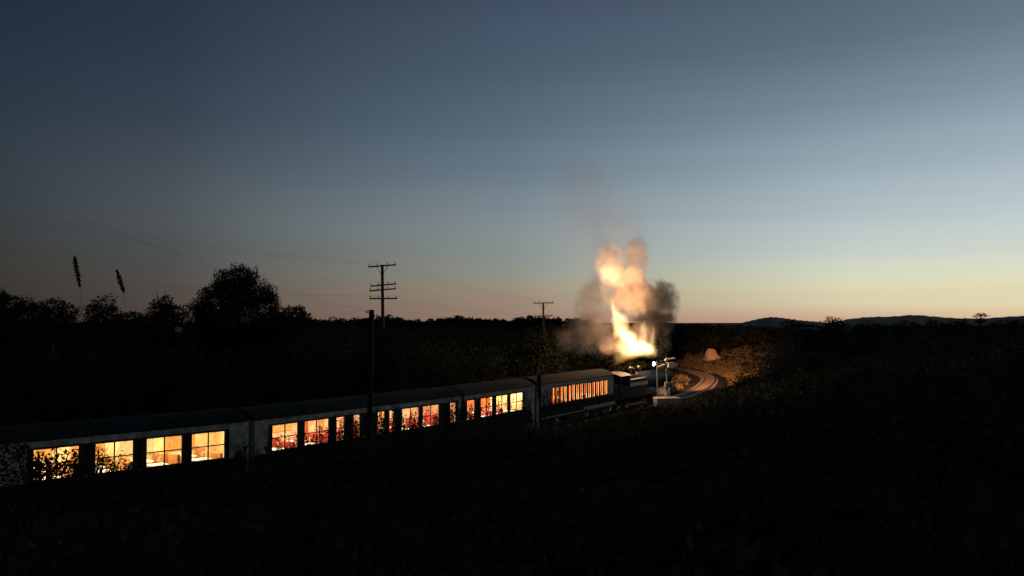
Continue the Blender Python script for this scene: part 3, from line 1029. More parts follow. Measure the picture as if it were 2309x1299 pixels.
arm([(xx(1483), hh(826)), (xx(1483), hh(830)), (xx(1500), hh(825)), (xx(1500), hh(821))], 'signal_arm')
arm([(xx(1508), hh(818)), (xx(1507), hh(829)), (xx(1514), hh(831)), (xx(1528), hh(825)), (xx(1530), hh(819)), (xx(1520), hh(817))], 'signal_arm')
arm([(xx(1500), hh(810)), (xx(1500), hh(813)), (xx(1524), hh(810)), (xx(1523), hh(806.5))], 'signal_arm')
MB().box(xx(1480), xx(1522), -.05, .05, hh(821), hh(819.4)).build('cross_bar', M['postpaint'], sig)

# ------------------------------------------------------------------ poles, posts and wires
def telegraph_pole(base_px, top_px, top_y, Y, arms, label, r=.15):
    tp = at(top_px, top_y, Y)
    bx = at(base_px, 722, Y).x
    g = hz(bx, Y)
    root = empty('telegraph_pole', (bx, Y, g), 0, label, 'telegraph pole')
    H = tp.z - g
    dx = tp.x - bx
    MB().tube([(0, 0, -.5), (dx * .5, 0, H * .5), (dx, 0, H)], [r * 1.15, r, r * .8], 12).build('pole', M['pole'], root)
    ends = []
    for (x0, y0, x1, y1) in arms:
        a, b = at(x0, y0, Y - .35), at(x1, y1, Y + .1)
        o = Vector((bx, Y, g))
        c = MB()
        d = b - a
        ang = math.atan2(d.y, d.x)
        Mx = Matrix.Translation(a - o) @ d.to_track_quat('X', 'Z').to_matrix().to_4x4()
        c.box(0, d.length, -.06, .06, -.06, .06, Mx)
        ca = c.build('crossarm', M['pole'], root)
        for t in (.04, .32, .68, .96):
            p = a + d * t - o
            MB().tube([p + Vector((0, 0, .06)), p + Vector((0, 0, .12)), p + Vector((0, 0, .13)), p + Vector((0, 0, .24))], [.02, .02, .05, .035], 8).build('insulator', M['insul'], ca)
            ends.append(a + d * t + Vector((0, 0, .2)))
    # slanting brace under the top arm
    MB().tube([(dx * .93, -.12, H * .93), (dx + .5, -.12, H - .12)], .025, 6).tube([(dx * .93, -.12, H * .93), (dx - .5, -.12, H - .12)], .025, 6).build('brace', M['pole'], root)
    return root, ends


pole1, e1 = telegraph_pole(866.5, 862, 597, 76, [(830, 602, 893, 597), (835, 645.5, 893, 640), (833, 656, 893, 651), (833, 673.5, 896, 673)], 'tall telegraph pole with four crossarms above the dark tree line')
pole2, e2 = telegraph_pole(1226, 1225, 684, 107, [(1203, 683.5, 1248, 683), (1204, 713.5, 1246, 712)], 'smaller farther telegraph pole with two crossarms left of the smoke', .14)


def wire(a, b, sag, label, group, r=.0032):
    pts = []
    for i in range(25):
        t = i / 24
        p = a.lerp(b, t)
        p.z -= sag * 4 * t * (1 - t)
        pts.append(p - a)
    w = MB().tube(pts, r, 5).build('telegraph_wire', M['wire'], None, loc=a)
    return tag(w, label, 'wire', group)


shift = Vector((-19, -33, 1.0))
for i in (0, 1, 2, 3, 4, 7, 12, 15):
    wire(e1[i], e1[i] + shift, .5, 'thin wire running left from the crossarms of the tall telegraph pole', 'wires left of the tall telegraph pole')
for i, j in ((0, 0), (1, 1), (2, 2), (3, 3), (12, 4), (15, 7)):
    wire(e1[i], e2[j], .45, 'thin wire slung between the tall and the smaller telegraph pole', 'wires between the telegraph poles')

# dark pole close by the line, in front of the second coach
ft = at(838, 700, 45)
fb = Vector((at(832, 1000, 45).x, 45, 0)); fb.z = hz(fb.x, 45)
fp = empty('utility_pole', fb, 0, 'thick dark wooden pole leaning slightly, in front of the second coach', 'pole')
dv = ft - fb
MB().tube([(0, 0, -.6), dv * .5, dv], [.17, .145, .13], 14).build('pole', M['pole_dark'], fp)
MB().tube([dv + Vector((-.02, 0, -.03)), dv + Vector((-.02, 0, .03))], [.165, .14], 14).build('pole_cap', M['pole_dark'], fp)
MB().tube([dv + Vector((-.13, -.05, -.12)), dv + Vector((-.24, -.05, -.1)), dv + Vector((-.25, -.05, .0))], [.025, .025, .05], 8).build('insulator', M['insul'], fp)
wire(ft + Vector((-.25, -.05, -.05)), at(150, 480, 34), .25, 'thin wire running up to the left from the thick dark pole', None, .0035)

def post(px, ytop, Y, r, mat, name, label, cat, cap):
    p = at(px, ytop, Y)
    g = hz(p.x, Y)
    o = empty(name, (p.x, Y, g), 0, label, cat)
    H = p.z - g
    MB().tube([(0, 0, -.4), (0, 0, H * .6), (0, 0, H)], [r * 1.1, r, r * .92], 12).build('shaft', mat, o)
    cap(o, H)
    return o


post(1215.5, 846, 64.5, .17, M['pole_dark'], 'lineside_post', 'dark lineside post in front of the gap before the front coach', 'post',
     lambda o, H: MB().chamfer(-.2, .2, -.2, .2, H, H + .08, .02).build('post_cap', M['pole_dark'], o))
post(1201, 872, 66, .13, M['white'], 'marker_post', 'pale marker post beside the dark lineside post', 'post',
     lambda o, H: MB().chamfer(-.17, .17, -.06, .06, H - .45, H + .02, .02).build('marker_plate', M['white'], o))


# ------------------------------------------------------------------ vegetation
def leaves(P, size, rg, flat=.0):
    """P Nx3 centres -> quads, each a small pointed leaf-cluster face with a fold"""
    n = len(P)
    a = rg.normal(size=(n, 3)); a /= np.linalg.norm(a, axis=1)[:, None]
    b = rg.normal(size=(n, 3))
    b -= a * (a * b).sum(1)[:, None]
    b /= np.linalg.norm(b, axis=1)[:, None]
    s = (size * rg.uniform(.55, 1.3, n))[:, None]
    w = s * rg.uniform(.35, .65, n)[:, None]
    v = np.stack([P - a * s * .5, P + b * w * .5 + a * s * .1, P + a * s * .6, P - b * w * .5 + a * s * .05], 1)
    return v.reshape(-1, 3), np.arange(n * 4).reshape(n, 4)


def lobes_points(lobes, per_m3, rg, nmax=9000, nmin=0):
    out = []
    for (c, r, rzv) in lobes:
        n = int(max(nmin, min(nmax, per_m3 * r * r * rzv * 4)))
        d = rg.normal(size=(n, 3)); d /= np.linalg.norm(d, axis=1)[:, None]
        q = rg.uniform(.25, 1.0, n) ** .45
        # uneven outline: a few sine lumps over direction
        ph = rg.uniform(0, 6, 4)
        lump = 1 + .16 * np.sin(d[:, 0] * 5 + ph[0]) + .14 * np.sin(d[:, 2] * 6 + ph[1]) + .10 * np.sin(d[:, 1] * 9 + d[:, 0] * 7 + ph[2])
        gap = np.sin(d[:, 0] * 8 + ph[3]) * np.sin(d[:, 2] * 8 + ph[0]) * np.sin(d[:, 1] * 7 + ph[1])
        q = q * lump * np.where(gap > .35, .72, 1)
        out.append(np.array(c) + d * np.c_[r * q, r * q, rzv * q])
    return np.concatenate(out)


def tree(name, label, Y, px_lobes, base_px, mat='leaf', leaf=.26, dens=70, group=None, twigs=()):
    """crown lobes measured on the photo (px, row, half width, half height), stood at distance Y with real depth"""
    ppm = F / Y
    bx = at(base_px, 726, Y).x
    g = hz(bx, Y)
    o = Vector((bx, Y, g))
    root = empty(name, o, 0, label, 'tree', group)
    lob = []
    for (px, py, rx, rz) in px_lobes:
        c = at(px, py, Y) - o
        c.y += random.uniform(-.3, .3) * rx / ppm
        lob.append((c, rx / ppm, rz / ppm))
        # secondary lumps round each lobe
        for _ in range(5):
            d = Vector((random.gauss(0, 1), random.gauss(0, 1), random.gauss(0, .8))).normalized()
            lob.append((c + Vector((d.x * rx, d.y * rx, d.z * rz)) / ppm * .72, rx / ppm * .42, rz / ppm * .40))
    rg = np.random.default_rng(int(base_px * 7 + Y))
    P = lobes_points(lob, dens * 1.9, rg)
    v, f = leaves(P, leaf * .74, rg)
    np_mesh('crown', v, f, M[mat], root)
    topz = max(c.z for c, _, _ in lob)
    tr = MB().tube([(0, 0, -.3), (.05, 0, topz * .3), (-.05, .05, topz * .62), (0, 0, topz * .92)], [topz * .03 + .05, topz * .022 + .04, topz * .014 + .02, .02], 9)
    for (c, r, rzv) in lob[::6]:
        z0 = min(max(c.z * .45, .3), topz * .7)
        tr.tube([(0, 0, z0), (c.x * .5, c.y * .5, (z0 + c.z) * .52), (c.x, c.y, c.z)], [.06 + .05 * r / 2, .05, .015], 6)
    for (x0, y0, x1, y1) in twigs:
        a, b = at(x0, y0, Y) - o, at(x1, y1, Y) - o
        tr.tube([a, a.lerp(b, .5) + Vector((.05, 0, 0)), b], [.04, .03, .012], 5)
    tr.build('trunk', M['bark'], root)
    return root


tree('broad_tree', 'largest dark tree with a bushy domed crown left of the telegraph poles', 74,
     [(530, 640, 46, 40), (545, 622, 34, 26), (500, 632, 22, 24), (571, 620, 15, 20), (575, 668, 46, 42), (500, 690, 52, 42), (458, 704, 34, 34), (600, 700, 36, 40), (540, 735, 96, 54), (520, 780, 100, 54), (470, 735, 40, 50), (610, 740, 44, 44), (535, 665, 54, 40), (560, 830, 90, 50), (452, 690, 28, 24), (474, 662, 24, 24), (603, 662, 24, 24), (618, 684, 18, 24), (638, 706, 26, 20)], 540, leaf=.22, dens=100,
     twigs=[(484, 640, 482, 606), (577, 625, 577, 598)])
tree('broad_tree', 'low dark tree tucked against the right of the largest tree', 72, [(660, 712, 30, 24), (684, 722, 20, 22), (650, 750, 44, 40)], 662, leaf=.26, dens=110, group='dark trees on the left skyline')
tree('broad_tree', 'small round-topped dark tree below the right reed head', 66, [(232, 694, 30, 28), (212, 705, 24, 22), (256, 712, 20, 26), (230, 745, 50, 40)], 232, leaf=.24, dens=110, group='dark trees on the left skyline')
tree('broad_tree', 'dark pointed tree with two bare twigs on top, beside the largest tree', 70, [(372, 686, 24, 20), (358, 700, 30, 24), (395, 704, 30, 22), (372, 740, 60, 44)], 372, leaf=.24, dens=110, group='dark trees on the left skyline',
     twigs=[(358, 690, 352, 655), (366, 680, 374, 657)])
tree('broad_tree', 'flat-topped dark tree below the left reed head', 64, [(122, 690, 30, 22), (95, 702, 26, 22), (150, 704, 24, 22), (120, 740, 56, 40)], 120, leaf=.24, dens=110, group='dark trees on the left skyline')
tree('broad_tree', 'dark tree cut off by the left edge of the view', 60, [(22, 684, 38, 24), (58, 694, 30, 22), (-20, 680, 40, 30), (25, 735, 80, 44)], 20, leaf=.24, dens=110, group='dark trees on the left skyline', twigs=[(8, 670, 8, 646)])
tree('low_tree', 'low dark tree filling the dip left of the tree with two twigs', 78, [(300, 722, 40, 22), (330, 726, 30, 22), (280, 728, 30, 24)], 305, leaf=.24, dens=70, group='dark trees on the left skyline')
tree('low_tree', 'small yellowish crown standing up from the left end of the far wood', 150, [(752, 720, 12, 8), (748, 728, 16, 12)], 752, 'leaf2', .4, 14)
tree('low_tree', 'small rounded crown between the yellowish crown and the telegraph poles', 155, [(800, 722, 13, 7), (792, 728, 14, 10)], 800, 'leaf', .4, 14)
tree('low_tree', 'rounded tree standing between the two hills on the right skyline', 170, [(1878, 722, 15, 9), (1868, 727, 16, 10), (1888, 727, 16, 10), (1878, 740, 26, 16)], 1878, 'leaf2', .4, 14)
tree('low_tree', 'flat-topped little tree sticking up on the far right skyline', 150, [(2210, 709, 12, 3.5), (2218, 712, 12, 3.5), (2200, 714, 9, 4), (2210, 724, 14, 6)], 2210, 'leaf2', .34, 40)
tree('low_tree', 'bushy low tree on the right flank of the nearer hill', 165, [(1785, 725, 13, 6), (1775, 731, 18, 9), (1800, 733, 14, 9)], 1786, 'leaf2', .4, 14)
for (px, py, w, Y, lab) in [(1536, 737, 16, 225, 'low dark tree just right of the smoke'), (1566, 738, 14, 235, 'second low dark tree right of the smoke, narrower'),
                            (1597, 738, 15, 230, 'low dark tree above the pale mound'), (1628, 739, 15, 240, 'low dark tree at the foot of the nearer hill')]:
    tree('low_tree', lab, Y, [(px, py, w, 9), (px - w * .6, py + 5, w * .7, 9), (px + w * .7, py + 5, w * .7, 8), (px, py + 18, w * 1.3, 14)], px, 'leaf', .42, 12, 'low trees right of the smoke')
for (px, py, w, Y, lab) in [(1960, 736, 30, 140, 'dark scrub tree below the dip of the farther hills'), (2045, 733, 26, 135, 'dark scrub tree under the highest far hill'), (2105, 730, 22, 130, 'dark scrub tree left of the flat-topped tree'),
                            (2160, 730, 24, 125, 'dark scrub tree close beside the flat-topped tree'), (2262, 728, 26, 120, 'dark scrub tree right of the flat-topped tree'), (2310, 726, 24, 115, 'dark scrub tree at the right edge of the view'),
                            (1820, 740, 26, 215, 'dark scrub tree before the right foot of the nearer hill'), (1720, 744, 26, 220, 'dark scrub tree in front of the nearer hill')]:
    tree('low_tree', lab, Y, [(px, py, w, 12), (px - w * .7, py + 8, w * .7, 11), (px + w * .7, py + 9, w * .7, 10), (px, py + 26, w * 1.4, 18)], px, 'leaf', .36, 16, 'scrub trees on the right skyline')

# far wood along the horizon: one mass
P = []
for (x0, x1, ytop, Y) in [(660, 1330, 720, 260), (1300, 1700, 735, 290)]:
    for px in np.arange(x0, x1, 5.0):
        yt = ytop + 2.5 * math.sin(px * .035) + rng.uniform(-3.5, 4)
        if rng.random() < .12: yt -= 4
        Yq = Y + rng.uniform(-25, 25)
        c = at(px, yt + 7, Yq)
        r = rng.uniform(.8, 1.7)
        n = 110
        d = rng.normal(size=(n, 3)); d /= np.linalg.norm(d, axis=1)[:, None]
        P.append(np.array(c) + d * (rng.uniform(.2, 1, n)[:, None] ** .5) * np.array((r, r, r * .8)))
        g = hz(c.x, c.y)
        n = 90
        P.append(np.c_[c.x + rng.uniform(-1.3, 1.3, n), c.y + rng.uniform(-2, 2, n), rng.uniform(min(g, c.z - .5), c.z, n)])
v, f = leaves(np.concatenate(P), .75, rng)
tag(np_mesh('far_wood', v, f, M['leaf']), 'dark far wood along the horizon behind the railway', 'wood', None, 'stuff')

# undergrowth: nobody could count it
lim_px = [-60, 80, 500, 740, 990, 1180, 1250, 1310, 1400, 1475, 1530, 1600, 1660, 1700, 1760, 2400]
lim_py = [1100, 1088, 1056, 1014, 970, 940, 936, 927, 908, 899, 904, 890, 850, 800, 738, 729]
PU, SZ = [], []
rg = np.random.default_rng(21)


def clump_field(n, rmin, rmax, amin, amax, hmin, hmax, nl, leafsz, power=1.0, limit=True):
    ang = rg.uniform(amin, amax, n)
    r = rmin + (rmax - rmin) * rg.uniform(0, 1, n) ** power
    x, y = r * np.sin(ang), r * np.cos(ang)
    d, s = track_dist(x, y)
    h = height(x, y)
    hh_ = rg.uniform(hmin, hmax, n)
    for i in range(n):
        if d[i] < 3.1: continue
        tall = hh_[i]
        if d[i] < 9: tall = min(tall, .8 + (d[i] - 3.1) * (.3 if r[i] > 66 else .75))
        qx, qy = proj((x[i], y[i], h[i] + tall))
        if s[i] > 0 and limit:
            lim = np.interp(qx, lim_px, lim_py) + (rg.uniform(-42, 10) if 590 < qx < 1240 else rg.uniform(-10, 14))
            if qy < lim:
                zl = at(qx, lim, y[i]).z
                tall = zl - h[i]
                if tall < .12: continue
        m = nl
        w = tall * rg.uniform(.6, 1.1) + .15
        dd = rg.normal(size=(m, 3)); dd /= np.linalg.norm(dd, axis=1)[:, None]
        q = rg.uniform(.15, 1, m)[:, None] ** .5
        pts = np.array((x[i], y[i], h[i] + tall * .45)) + dd * q * np.array((w, w, tall * .52))
        PU.append(pts); SZ.append(np.full(m, leafsz))


# closer wall of scrub beyond the lit bank
for _ in range(800):
    px, Y = rg.uniform(1490, 1830), rg.uniform(186, 250)
    x = (px - CX) / F * Y
    g = hz(x, Y)
    zt = at(px, rg.uniform(736, 775), Y).z
    tall = zt - g
    if tall < .5: continue
    m = int(60 + 16 * tall)
    dd = rg.normal(size=(m, 3)); dd /= np.linalg.norm(dd, axis=1)[:, None]
    PU.append(np.array((x, Y, g + tall * .5)) + dd * rg.uniform(.1, 1, m)[:, None] ** .5 * np.array((1.6, 1.6, tall * .5)))
    SZ.append(np.full(m, .55))
clump_field(1500, 4, 26, R(-42), R(42), .3, 1.0, 46, .13, .8)
clump_field(1900, 20, 70, R(-40), R(40), .4, 1.5, 40, .24, .9)
clump_field(3000, 60, 190, R(-36), R(38), .6, 2.2, 44, .3, 1.0)
clump_field(2200, 30, 68, R(-17), R(2), 1.2, 2.7, 60, .10, 1.0)
clump_field(900, 45, 105, R(-12), R(14), .6, 1.4, 44, .2, 1.0)
clump_field(700, 28, 75, R(-40), R(0), 1.5, 3.2, 60, .3, 1.0)
clump_field(900, 170, 300, R(-36), R(38), 1.5, 4.0, 40, .5, 1.0)

# tall scrub wood beyond the line, closing the view up to the skyline
for _ in range(5200):
    px = rg.uniform(-80, 2400)
    Y = math.exp(rg.uniform(math.log(48), math.log(290)))
    if 1500 < px < 1720 and Y < 195: continue
    if px >= 1720 and Y < 90: continue
    x = (px - CX) / F * Y
    dq, sq = track_dist(x, Y)
    if dq[0] < (9 if sq[0] < 0 else 22): continue
    if sq[0] > 0 and px < 1720: continue
    g = hz(x, Y)
    sky = 735 if px > 1280 else (712 if px < 700 else 724)
    yt = sky + abs(rg.normal(0, 30)) + rg.uniform(0, 6)
    zt = at(px, yt, Y).z
    tall = zt - g
    if tall < .5: continue
    tall = min(tall, 6.5)
    m = int(38 + 14 * tall)
    w = .5 + tall * .24
    dd = rg.normal(size=(m, 3)); dd /= np.linalg.norm(dd, axis=1)[:, None]
    q = rg.uniform(.1, 1, m)[:, None] ** .5
    PU.append(np.array((x, Y, g + tall * .5)) + dd * q * np.array((w, w, tall * .5)))
    SZ.append(np.full(m, .16 + .0018 * Y))
for (pc, ya, yb, row, n) in [(866, 62, 72, 726, 46), (1226, 92, 103, 727, 46), (402, 52, 59, 764, 20)]:
    for _ in range(n):
        px, Y = pc + rg.uniform(-34, 34), rg.uniform(ya, yb)
        x = (px - CX) / F * Y
        g = hz(x, Y)
        tall = max(min(at(px, row + abs(rg.normal(0, 16)), Y).z - g, 8.5), .6)
        m = int(60 + 26 * tall)
        dd = rg.normal(size=(m, 3)); dd /= np.linalg.norm(dd, axis=1)[:, None]
        PU.append(np.array((x, Y, g + tall * .5)) + dd * rg.uniform(.05, 1, m)[:, None] ** .5 * np.array((1.1, 1.1, tall * .5)))
        SZ.append(np.full(m, .3))
P, S_ = np.concatenate(PU), np.concatenate(SZ)
v, f = leaves(P, S_, rg)
tag(np_mesh('undergrowth', v, f, M['under']), 'dark leafy undergrowth covering the slopes around the railway', 'undergrowth', None, 'stuff')


# bushes and saplings that break up the lit windows
def bush(px_lobes, base_px, Y, label, leaf=.1, dens=500, mat='leaf', twigs=(), name='bush', nmax=2500, sprigs=(), cover=.62):
    ppm = F / Y
    bx = at(base_px, 900, Y).x
    g = hz(bx, Y)
    o = Vector((bx, Y, g))
    root = empty(name, o, 0, label, 'bush', 'bushes in front of the train')
    rgb = np.random.default_rng(int(base_px * 3 + Y))
    lob = [(at(px, py, Y) - o, rx / ppm, rz / ppm) for (px, py, rx, rz) in px_lobes]
    P = np.concatenate([lobes_points([l_], 0, rgb, 0, int(cover * math.pi * l_[1] * l_[2] / (.5 * leaf * leaf))) for l_ in lob])
    P = P[P[:, 2] > -.2]
    stems = []
    for (xa, yta, yba, xb, ytb, ybb, n) in sprigs:
        # loose upright weeds with small leaves up the stem
        for _ in range(n):
            t = rgb.uniform()
            x0 = xa + (xb - xa) * t
            yb_ = yba + (ybb - yba) * t
            yt_ = yb_ + (yta + (ytb - yta) * t - yb_) * rgb.uniform(.35, 1.0)
            Yd = Y + rgb.uniform(-1.2, 1.2)
            a = at(x0, yb_, Yd) - o
            b = at(x0 + rgb.normal(0, .16) * (yb_ - yt_), yt_, Yd) - o
            stems.append((a, b))
            m = int(10 + (a - b).length * 26)
            q = rgb.uniform(.15, 1, m)
            P = np.concatenate([P, np.array(a)[None] * (1 - q[:, None]) + np.array(b)[None] * q[:, None] + rgb.normal(0, 1, (m, 3)) * (.035 + .05 * (1 - q[:, None]))])
    v, f = leaves(P, leaf, rgb)
    np_mesh('foliage', v, f, M[mat], root)
    st = MB()
    for (c, r, rz) in lob:
        st.tube([(0, 0, -.2), (c.x * .4, c.y * .4, c.z * .5), (c.x, c.y, c.z), (c.x * 1.1, c.y, c.z + rz * .9)], [.03, .024, .016, .006], 5)
    for (x0, y0, x1, y1) in twigs:
        a, b = at(x0, y0, Y) - o, at(x1, y1, Y) - o
        st.tube([a, a.lerp(b, .5) + Vector((.02, 0, .02)), b], [.014, .01, .005], 5)
    for (a, b) in stems:
        st.tube([a, a.lerp(b, .5) + Vector((.015, 0, .02)), b], [.009, .007, .003], 4)
    st.build('stem', M['bark'], root)
    return root


bush([(110, 1052, 50, 26), (150, 1036, 40, 24), (52, 1050, 40, 52), (10, 1050, 60, 74), (-40, 1060, 60, 80), (36, 1010, 30, 30), (90, 1110, 74, 26), (128, 1068, 20, 12), (172, 1062, 22, 34), (86, 1030, 16, 14)], 100, 22, 'leafy bush half covering the leftmost lit window', .11, 900,
     twigs=[(60, 1060, 120, 1015), (120, 1070, 178, 1020), (150, 1080, 170, 1010), (90, 1090, 95, 1012), (180, 1080, 240, 1010)], sprigs=[(66, 1010, 1095, 186, 1000, 1082, 30)], cover=1.15)
bush([(222, 1018, 24, 14), (250, 1072, 48, 12), (200, 1060, 18, 40), (232, 1040, 12, 14), (285, 1060, 26, 8)], 215, 23, 'twiggy bush before the second lit window from the left', .07, 900, twigs=[(210, 1080, 246, 1000), (228, 1075, 216, 1004), (240, 1075, 270, 1010)], sprigs=[(205, 1012, 1078, 262, 1020, 1072, 18), (262, 1040, 1072, 312, 1036, 1066, 14)])
bush([(560, 1066, 50, 18), (600, 1054, 26, 18), (640, 1036, 30, 10), (530, 1072, 30, 14)], 590, 26, 'low bush below the blank panel of the nearest coach', .08, 900, twigs=[(630, 1050, 655, 985), (620, 1050, 628, 975), (600, 1050, 606, 985)], sprigs=[(520, 1000, 1060, 640, 985, 1045, 22)])
bush([(700, 1018, 36, 10), (770, 1004, 30, 12), (690, 985, 8, 12), (744, 970, 9, 26), (786, 960, 20, 30), (812, 962, 18, 30), (752, 955, 10, 26), (765, 978, 8, 8), (720, 965, 6, 8)], 735, 27, 'sparse bush before the red windows left of the dark pole', .065, 1500, twigs=[(700, 1030, 712, 955), (745, 1020, 758, 940), (780, 1010, 790, 930), (812, 1005, 818, 930)], sprigs=[(612, 972, 1030, 745, 958, 1012, 34), (742, 935, 1010, 828, 925, 1000, 42)])
bush([(862, 980, 30, 14), (900, 968, 20, 8), (860, 945, 18, 24), (888, 942, 14, 24), (930, 962, 26, 6), (949, 940, 4, 20)], 872, 30, 'sparse bush just right of the dark pole', .065, 1500, twigs=[(860, 990, 868, 920), (890, 980, 900, 910), (925, 975, 940, 915)], sprigs=[(846, 915, 992, 905, 905, 985, 34), (905, 925, 978, 995, 915, 968, 34)])
bush([(1020, 962, 30, 12), (1010, 928, 16, 26), (1030, 922, 14, 24), (1065, 948, 22, 8), (1050, 925, 5, 12)], 1020, 34, 'thin sapling between the second and third coach', .07, 1500, twigs=[(1015, 960, 1020, 890), (1000, 960, 1003, 900), (1035, 955, 1042, 895)], sprigs=[(996, 890, 966, 1045, 885, 958, 34), (1045, 905, 955, 1075, 900, 950, 12)])
bush([(1115, 940, 26, 8), (1112, 905, 5, 20), (1146, 918, 7, 12), (1184, 926, 14, 14), (1096, 918, 5, 6), (1130, 925, 8, 5)], 1125, 38, 'thin sapling before the pale windows of the third coach', .07, 1500, twigs=[(1112, 940, 1116, 875), (1145, 940, 1150, 885), (1180, 940, 1186, 895)], sprigs=[(1076, 890, 950, 1200, 880, 938, 44)])
bush([(1245, 926, 22, 10), (1285, 918, 26, 8), (1225, 905, 6, 20), (1330, 912, 22, 5)], 1240, 46, 'low bush below the red curtained windows, right of the lineside post', .08, 1200, twigs=[(1228, 930, 1226, 870), (1250, 925, 1256, 885)], sprigs=[(1222, 872, 930, 1262, 878, 925, 16), (1262, 893, 925, 1370, 882, 908, 22)])

# lit bank right of the track: dry grass (stuff), mound and pale bush
PG = []
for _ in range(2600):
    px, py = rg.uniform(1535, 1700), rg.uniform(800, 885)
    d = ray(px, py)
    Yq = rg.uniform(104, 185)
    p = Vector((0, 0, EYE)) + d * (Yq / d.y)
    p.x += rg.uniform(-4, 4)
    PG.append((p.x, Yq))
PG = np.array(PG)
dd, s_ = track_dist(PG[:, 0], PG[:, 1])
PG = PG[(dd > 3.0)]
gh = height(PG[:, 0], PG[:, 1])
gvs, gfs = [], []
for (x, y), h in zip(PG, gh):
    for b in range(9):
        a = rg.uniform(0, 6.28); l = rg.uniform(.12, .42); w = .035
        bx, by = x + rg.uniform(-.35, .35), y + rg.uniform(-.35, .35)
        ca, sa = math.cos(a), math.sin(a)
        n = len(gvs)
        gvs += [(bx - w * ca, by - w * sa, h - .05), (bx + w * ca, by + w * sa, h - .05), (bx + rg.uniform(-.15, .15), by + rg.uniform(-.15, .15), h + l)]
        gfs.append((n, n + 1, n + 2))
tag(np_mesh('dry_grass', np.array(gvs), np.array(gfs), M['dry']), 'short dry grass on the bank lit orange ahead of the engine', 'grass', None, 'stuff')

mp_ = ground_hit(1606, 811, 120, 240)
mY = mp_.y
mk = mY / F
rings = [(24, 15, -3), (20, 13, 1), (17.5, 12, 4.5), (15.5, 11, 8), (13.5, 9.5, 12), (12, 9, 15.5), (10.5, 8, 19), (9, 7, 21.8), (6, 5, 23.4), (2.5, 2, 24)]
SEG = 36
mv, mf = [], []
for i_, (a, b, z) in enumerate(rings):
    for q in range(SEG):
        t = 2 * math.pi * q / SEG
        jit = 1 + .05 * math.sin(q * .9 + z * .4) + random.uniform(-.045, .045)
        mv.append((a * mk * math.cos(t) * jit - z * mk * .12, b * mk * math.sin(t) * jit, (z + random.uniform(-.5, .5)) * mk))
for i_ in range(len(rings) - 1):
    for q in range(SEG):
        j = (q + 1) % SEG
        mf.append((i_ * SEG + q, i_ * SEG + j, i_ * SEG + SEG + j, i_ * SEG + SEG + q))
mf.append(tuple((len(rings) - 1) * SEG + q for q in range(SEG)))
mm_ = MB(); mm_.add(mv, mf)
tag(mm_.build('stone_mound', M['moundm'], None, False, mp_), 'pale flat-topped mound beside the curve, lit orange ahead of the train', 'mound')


def lit_bush(px, py, rx, rz, label, mat, dens=30, leaf=.2, base=None):
    b = ground_hit(px, base or (py + rz), 90, 240)
    ppm = F / b.y
    root = empty('dry_bush', b, 0, label, 'bush')
    rgb = np.random.default_rng(int(px))
    c = at(px, py, b.y) - b
    lob = [(c, rx / ppm, rz / ppm), (c + Vector((.5 * rx / ppm, 0, -.4 * rz / ppm)), .6 * rx / ppm, .6 * rz / ppm), (c + Vector((-.4 * rx / ppm, 0, .5 * rz / ppm)), .5 * rx / ppm, .5 * rz / ppm)]
    v, f = leaves(lobes_points(lob, dens, rgb), leaf, rgb)
    np_mesh('foliage', v, f, M[mat], root)
    st = MB()
    for (q, r, z) in lob:
        st.tube([(0, 0, -.2), (q.x * .5, q.y * .5, q.z * .5), tuple(q)], [.05, .04, .012], 5)
    st.build('stem', M['bark'], root)


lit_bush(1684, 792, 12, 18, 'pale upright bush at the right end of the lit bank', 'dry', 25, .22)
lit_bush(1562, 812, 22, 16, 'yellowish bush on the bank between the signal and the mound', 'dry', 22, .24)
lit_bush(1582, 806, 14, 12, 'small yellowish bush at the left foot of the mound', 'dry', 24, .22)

# brown bushes under the glow behind the engine
for (px, py, rx, rz, lab) in [(1395, 806, 26, 14, 'brown bush under the left end of the glow'), (1432, 822, 24, 14, 'brown bush behind the engine boiler under the glow')]:
    Y = FD + 5
    b = at(px, py, Y); g = hz(b.x, Y)
    root = empty('brown_bush', (b.x, Y, g), 0, lab, 'bush')
    c = Vector((0, 0, b.z - g)); ppm = F / Y
    lob = [(c, rx / ppm, rz / ppm), (c + Vector((rx / ppm * .7, 0, -rz / ppm * .3)), rx / ppm * .6, rz / ppm * .8), (c + Vector((-rx / ppm * .7, 0, -rz / ppm * .4)), rx / ppm * .6, rz / ppm * .7), (c * .5, rx / ppm, c.z * .5)]
    rgb = np.random.default_rng(int(px))
    v, f = leaves(lobes_points(lob, 60, rgb), .22, rgb)
    np_mesh('foliage', v, f, M['leaf2'], root)
    MB().tube([(0, 0, -.2), (0, 0, c.z * .5), tuple(c)], [.08, .05, .02], 6).build('stem', M['bark'], root)

# reed heads near the camera against the left sky
def reed(top_, bot_, Y, label, fat=.012):
    a, b = at(*top_, Y), at(*bot_, Y)
    ax_ = (a - b)
    gx = b.x + .25
    g = hz(gx, Y)
    o = Vector((gx, Y, g))
    root = empty('reed', o, 0, label, 'reed', 'reeds close to the camera on the left')
    MB().tube([(0, 0, -.05), Vector((b.x + .12, Y, b.z * .55 + g * .45)) - o, b - o, a - o], [.0016, .0013, .001, .0006], 5).build('stem', M['reed'], root)
    n = 420
    rgb = np.random.default_rng(int(top_[0]))
    t = rgb.uniform(0, 1, n)
    prof = fat * np.sin(np.pi * np.clip(t * .94 + .03, 0, 1)) ** .6
    q = rgb.normal(size=(n, 3)); q /= np.linalg.norm(q, axis=1)[:, None]
    P = np.array(b - o)[None] + np.array(ax_)[None] * t[:, None] + q * (prof * rgb.uniform(.1, 1, n))[:, None]
    v, f = leaves(P, .016, rgb)
    np_mesh('seed_head', v, f, M['reed'], root)


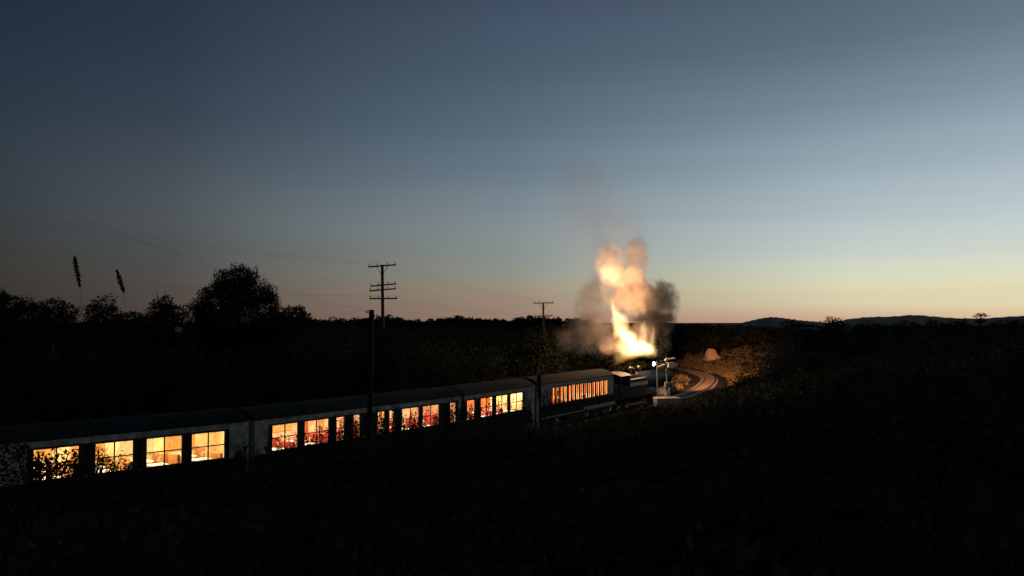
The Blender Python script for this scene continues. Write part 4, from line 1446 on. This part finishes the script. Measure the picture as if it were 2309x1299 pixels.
reed((168, 578), (180, 646), 6.0, 'reed with an upright dark seed head, left of the pair in the sky', .019)
reed((263, 609), (279, 659), 6.0, 'reed with a slanting dark seed head, right of the pair in the sky', .017)

# small pale things in the dark
ps = at(402, 743, 62)
g = hz(ps.x, 62)
sh = empty('pale_patch_board', (ps.x, 62, g), R(20), 'tiny pale patch between the dark trees left of the largest tree, an invented board', 'sign')  # board invented to fill a tiny pale spot
Hs = ps.z - g
MB().tube([(0, .06, -.3), (0, .06, Hs)], .05, 8).build('post', M['pole_dark'], sh)
MB().add([(-.26, -.02, Hs - .12), (.2, -.02, Hs - .25), (.28, -.02, Hs + .14), (-.18, -.02, Hs + .22), (-.26, .01, Hs - .12), (.2, .01, Hs - .25), (.28, .01, Hs + .14), (-.18, .01, Hs + .22)],
         [(0, 1, 2, 3), (7, 6, 5, 4), (0, 4, 5, 1), (1, 5, 6, 2), (2, 6, 7, 3), (3, 7, 4, 0)]).build('board', M['concrete'], sh)

for (px, py, q, lab) in [(190, 1182, .16, 'largest of the three pale rocks low in the left foreground'), (238, 1170, .11, 'middle pale rock in the left foreground, long and low'), (276, 1164, .09, 'smallest pale rock in the left foreground, nearest the train')]:
    b = ground_hit(px, py, 4, 60)
    bm = bmesh.new(); bmesh.ops.create_icosphere(bm, subdivisions=2, radius=1)
    for vv in bm.verts:
        vv.co *= 1 + .22 * math.sin(vv.co.x * 5 + px) * math.cos(vv.co.z * 4 + vv.co.y * 6)
        vv.co = Vector((vv.co.x * q * 1.7, vv.co.y * q * 1.2, vv.co.z * q))
    me = bpy.data.meshes.new('pale_rock'); bm.to_mesh(me); bm.free()
    me.materials.append(M['rock'])
    o = bpy.data.objects.new('pale_rock', me); COL.objects.link(o)
    o.location = b + Vector((0, 0, q * .6 + .25))
    tag(o, lab, 'rock', 'pale rocks in the left foreground')

# ------------------------------------------------------------------ render settings
SC.view_settings.view_transform = 'Standard'
SC.view_settings.look = 'None'
SC.view_settings.exposure = 0
SC.view_settings.gamma = 1
SC.render.engine = 'CYCLES'
cy = SC.cycles
cy.use_denoising = True
cy.volume_step_rate = .5
cy.volume_max_steps = 128
cy.max_bounces = 6
cy.diffuse_bounces = 3
cy.volume_bounces = 3
cy.transparent_max_bounces = 16
cy.sample_clamp_indirect = 4
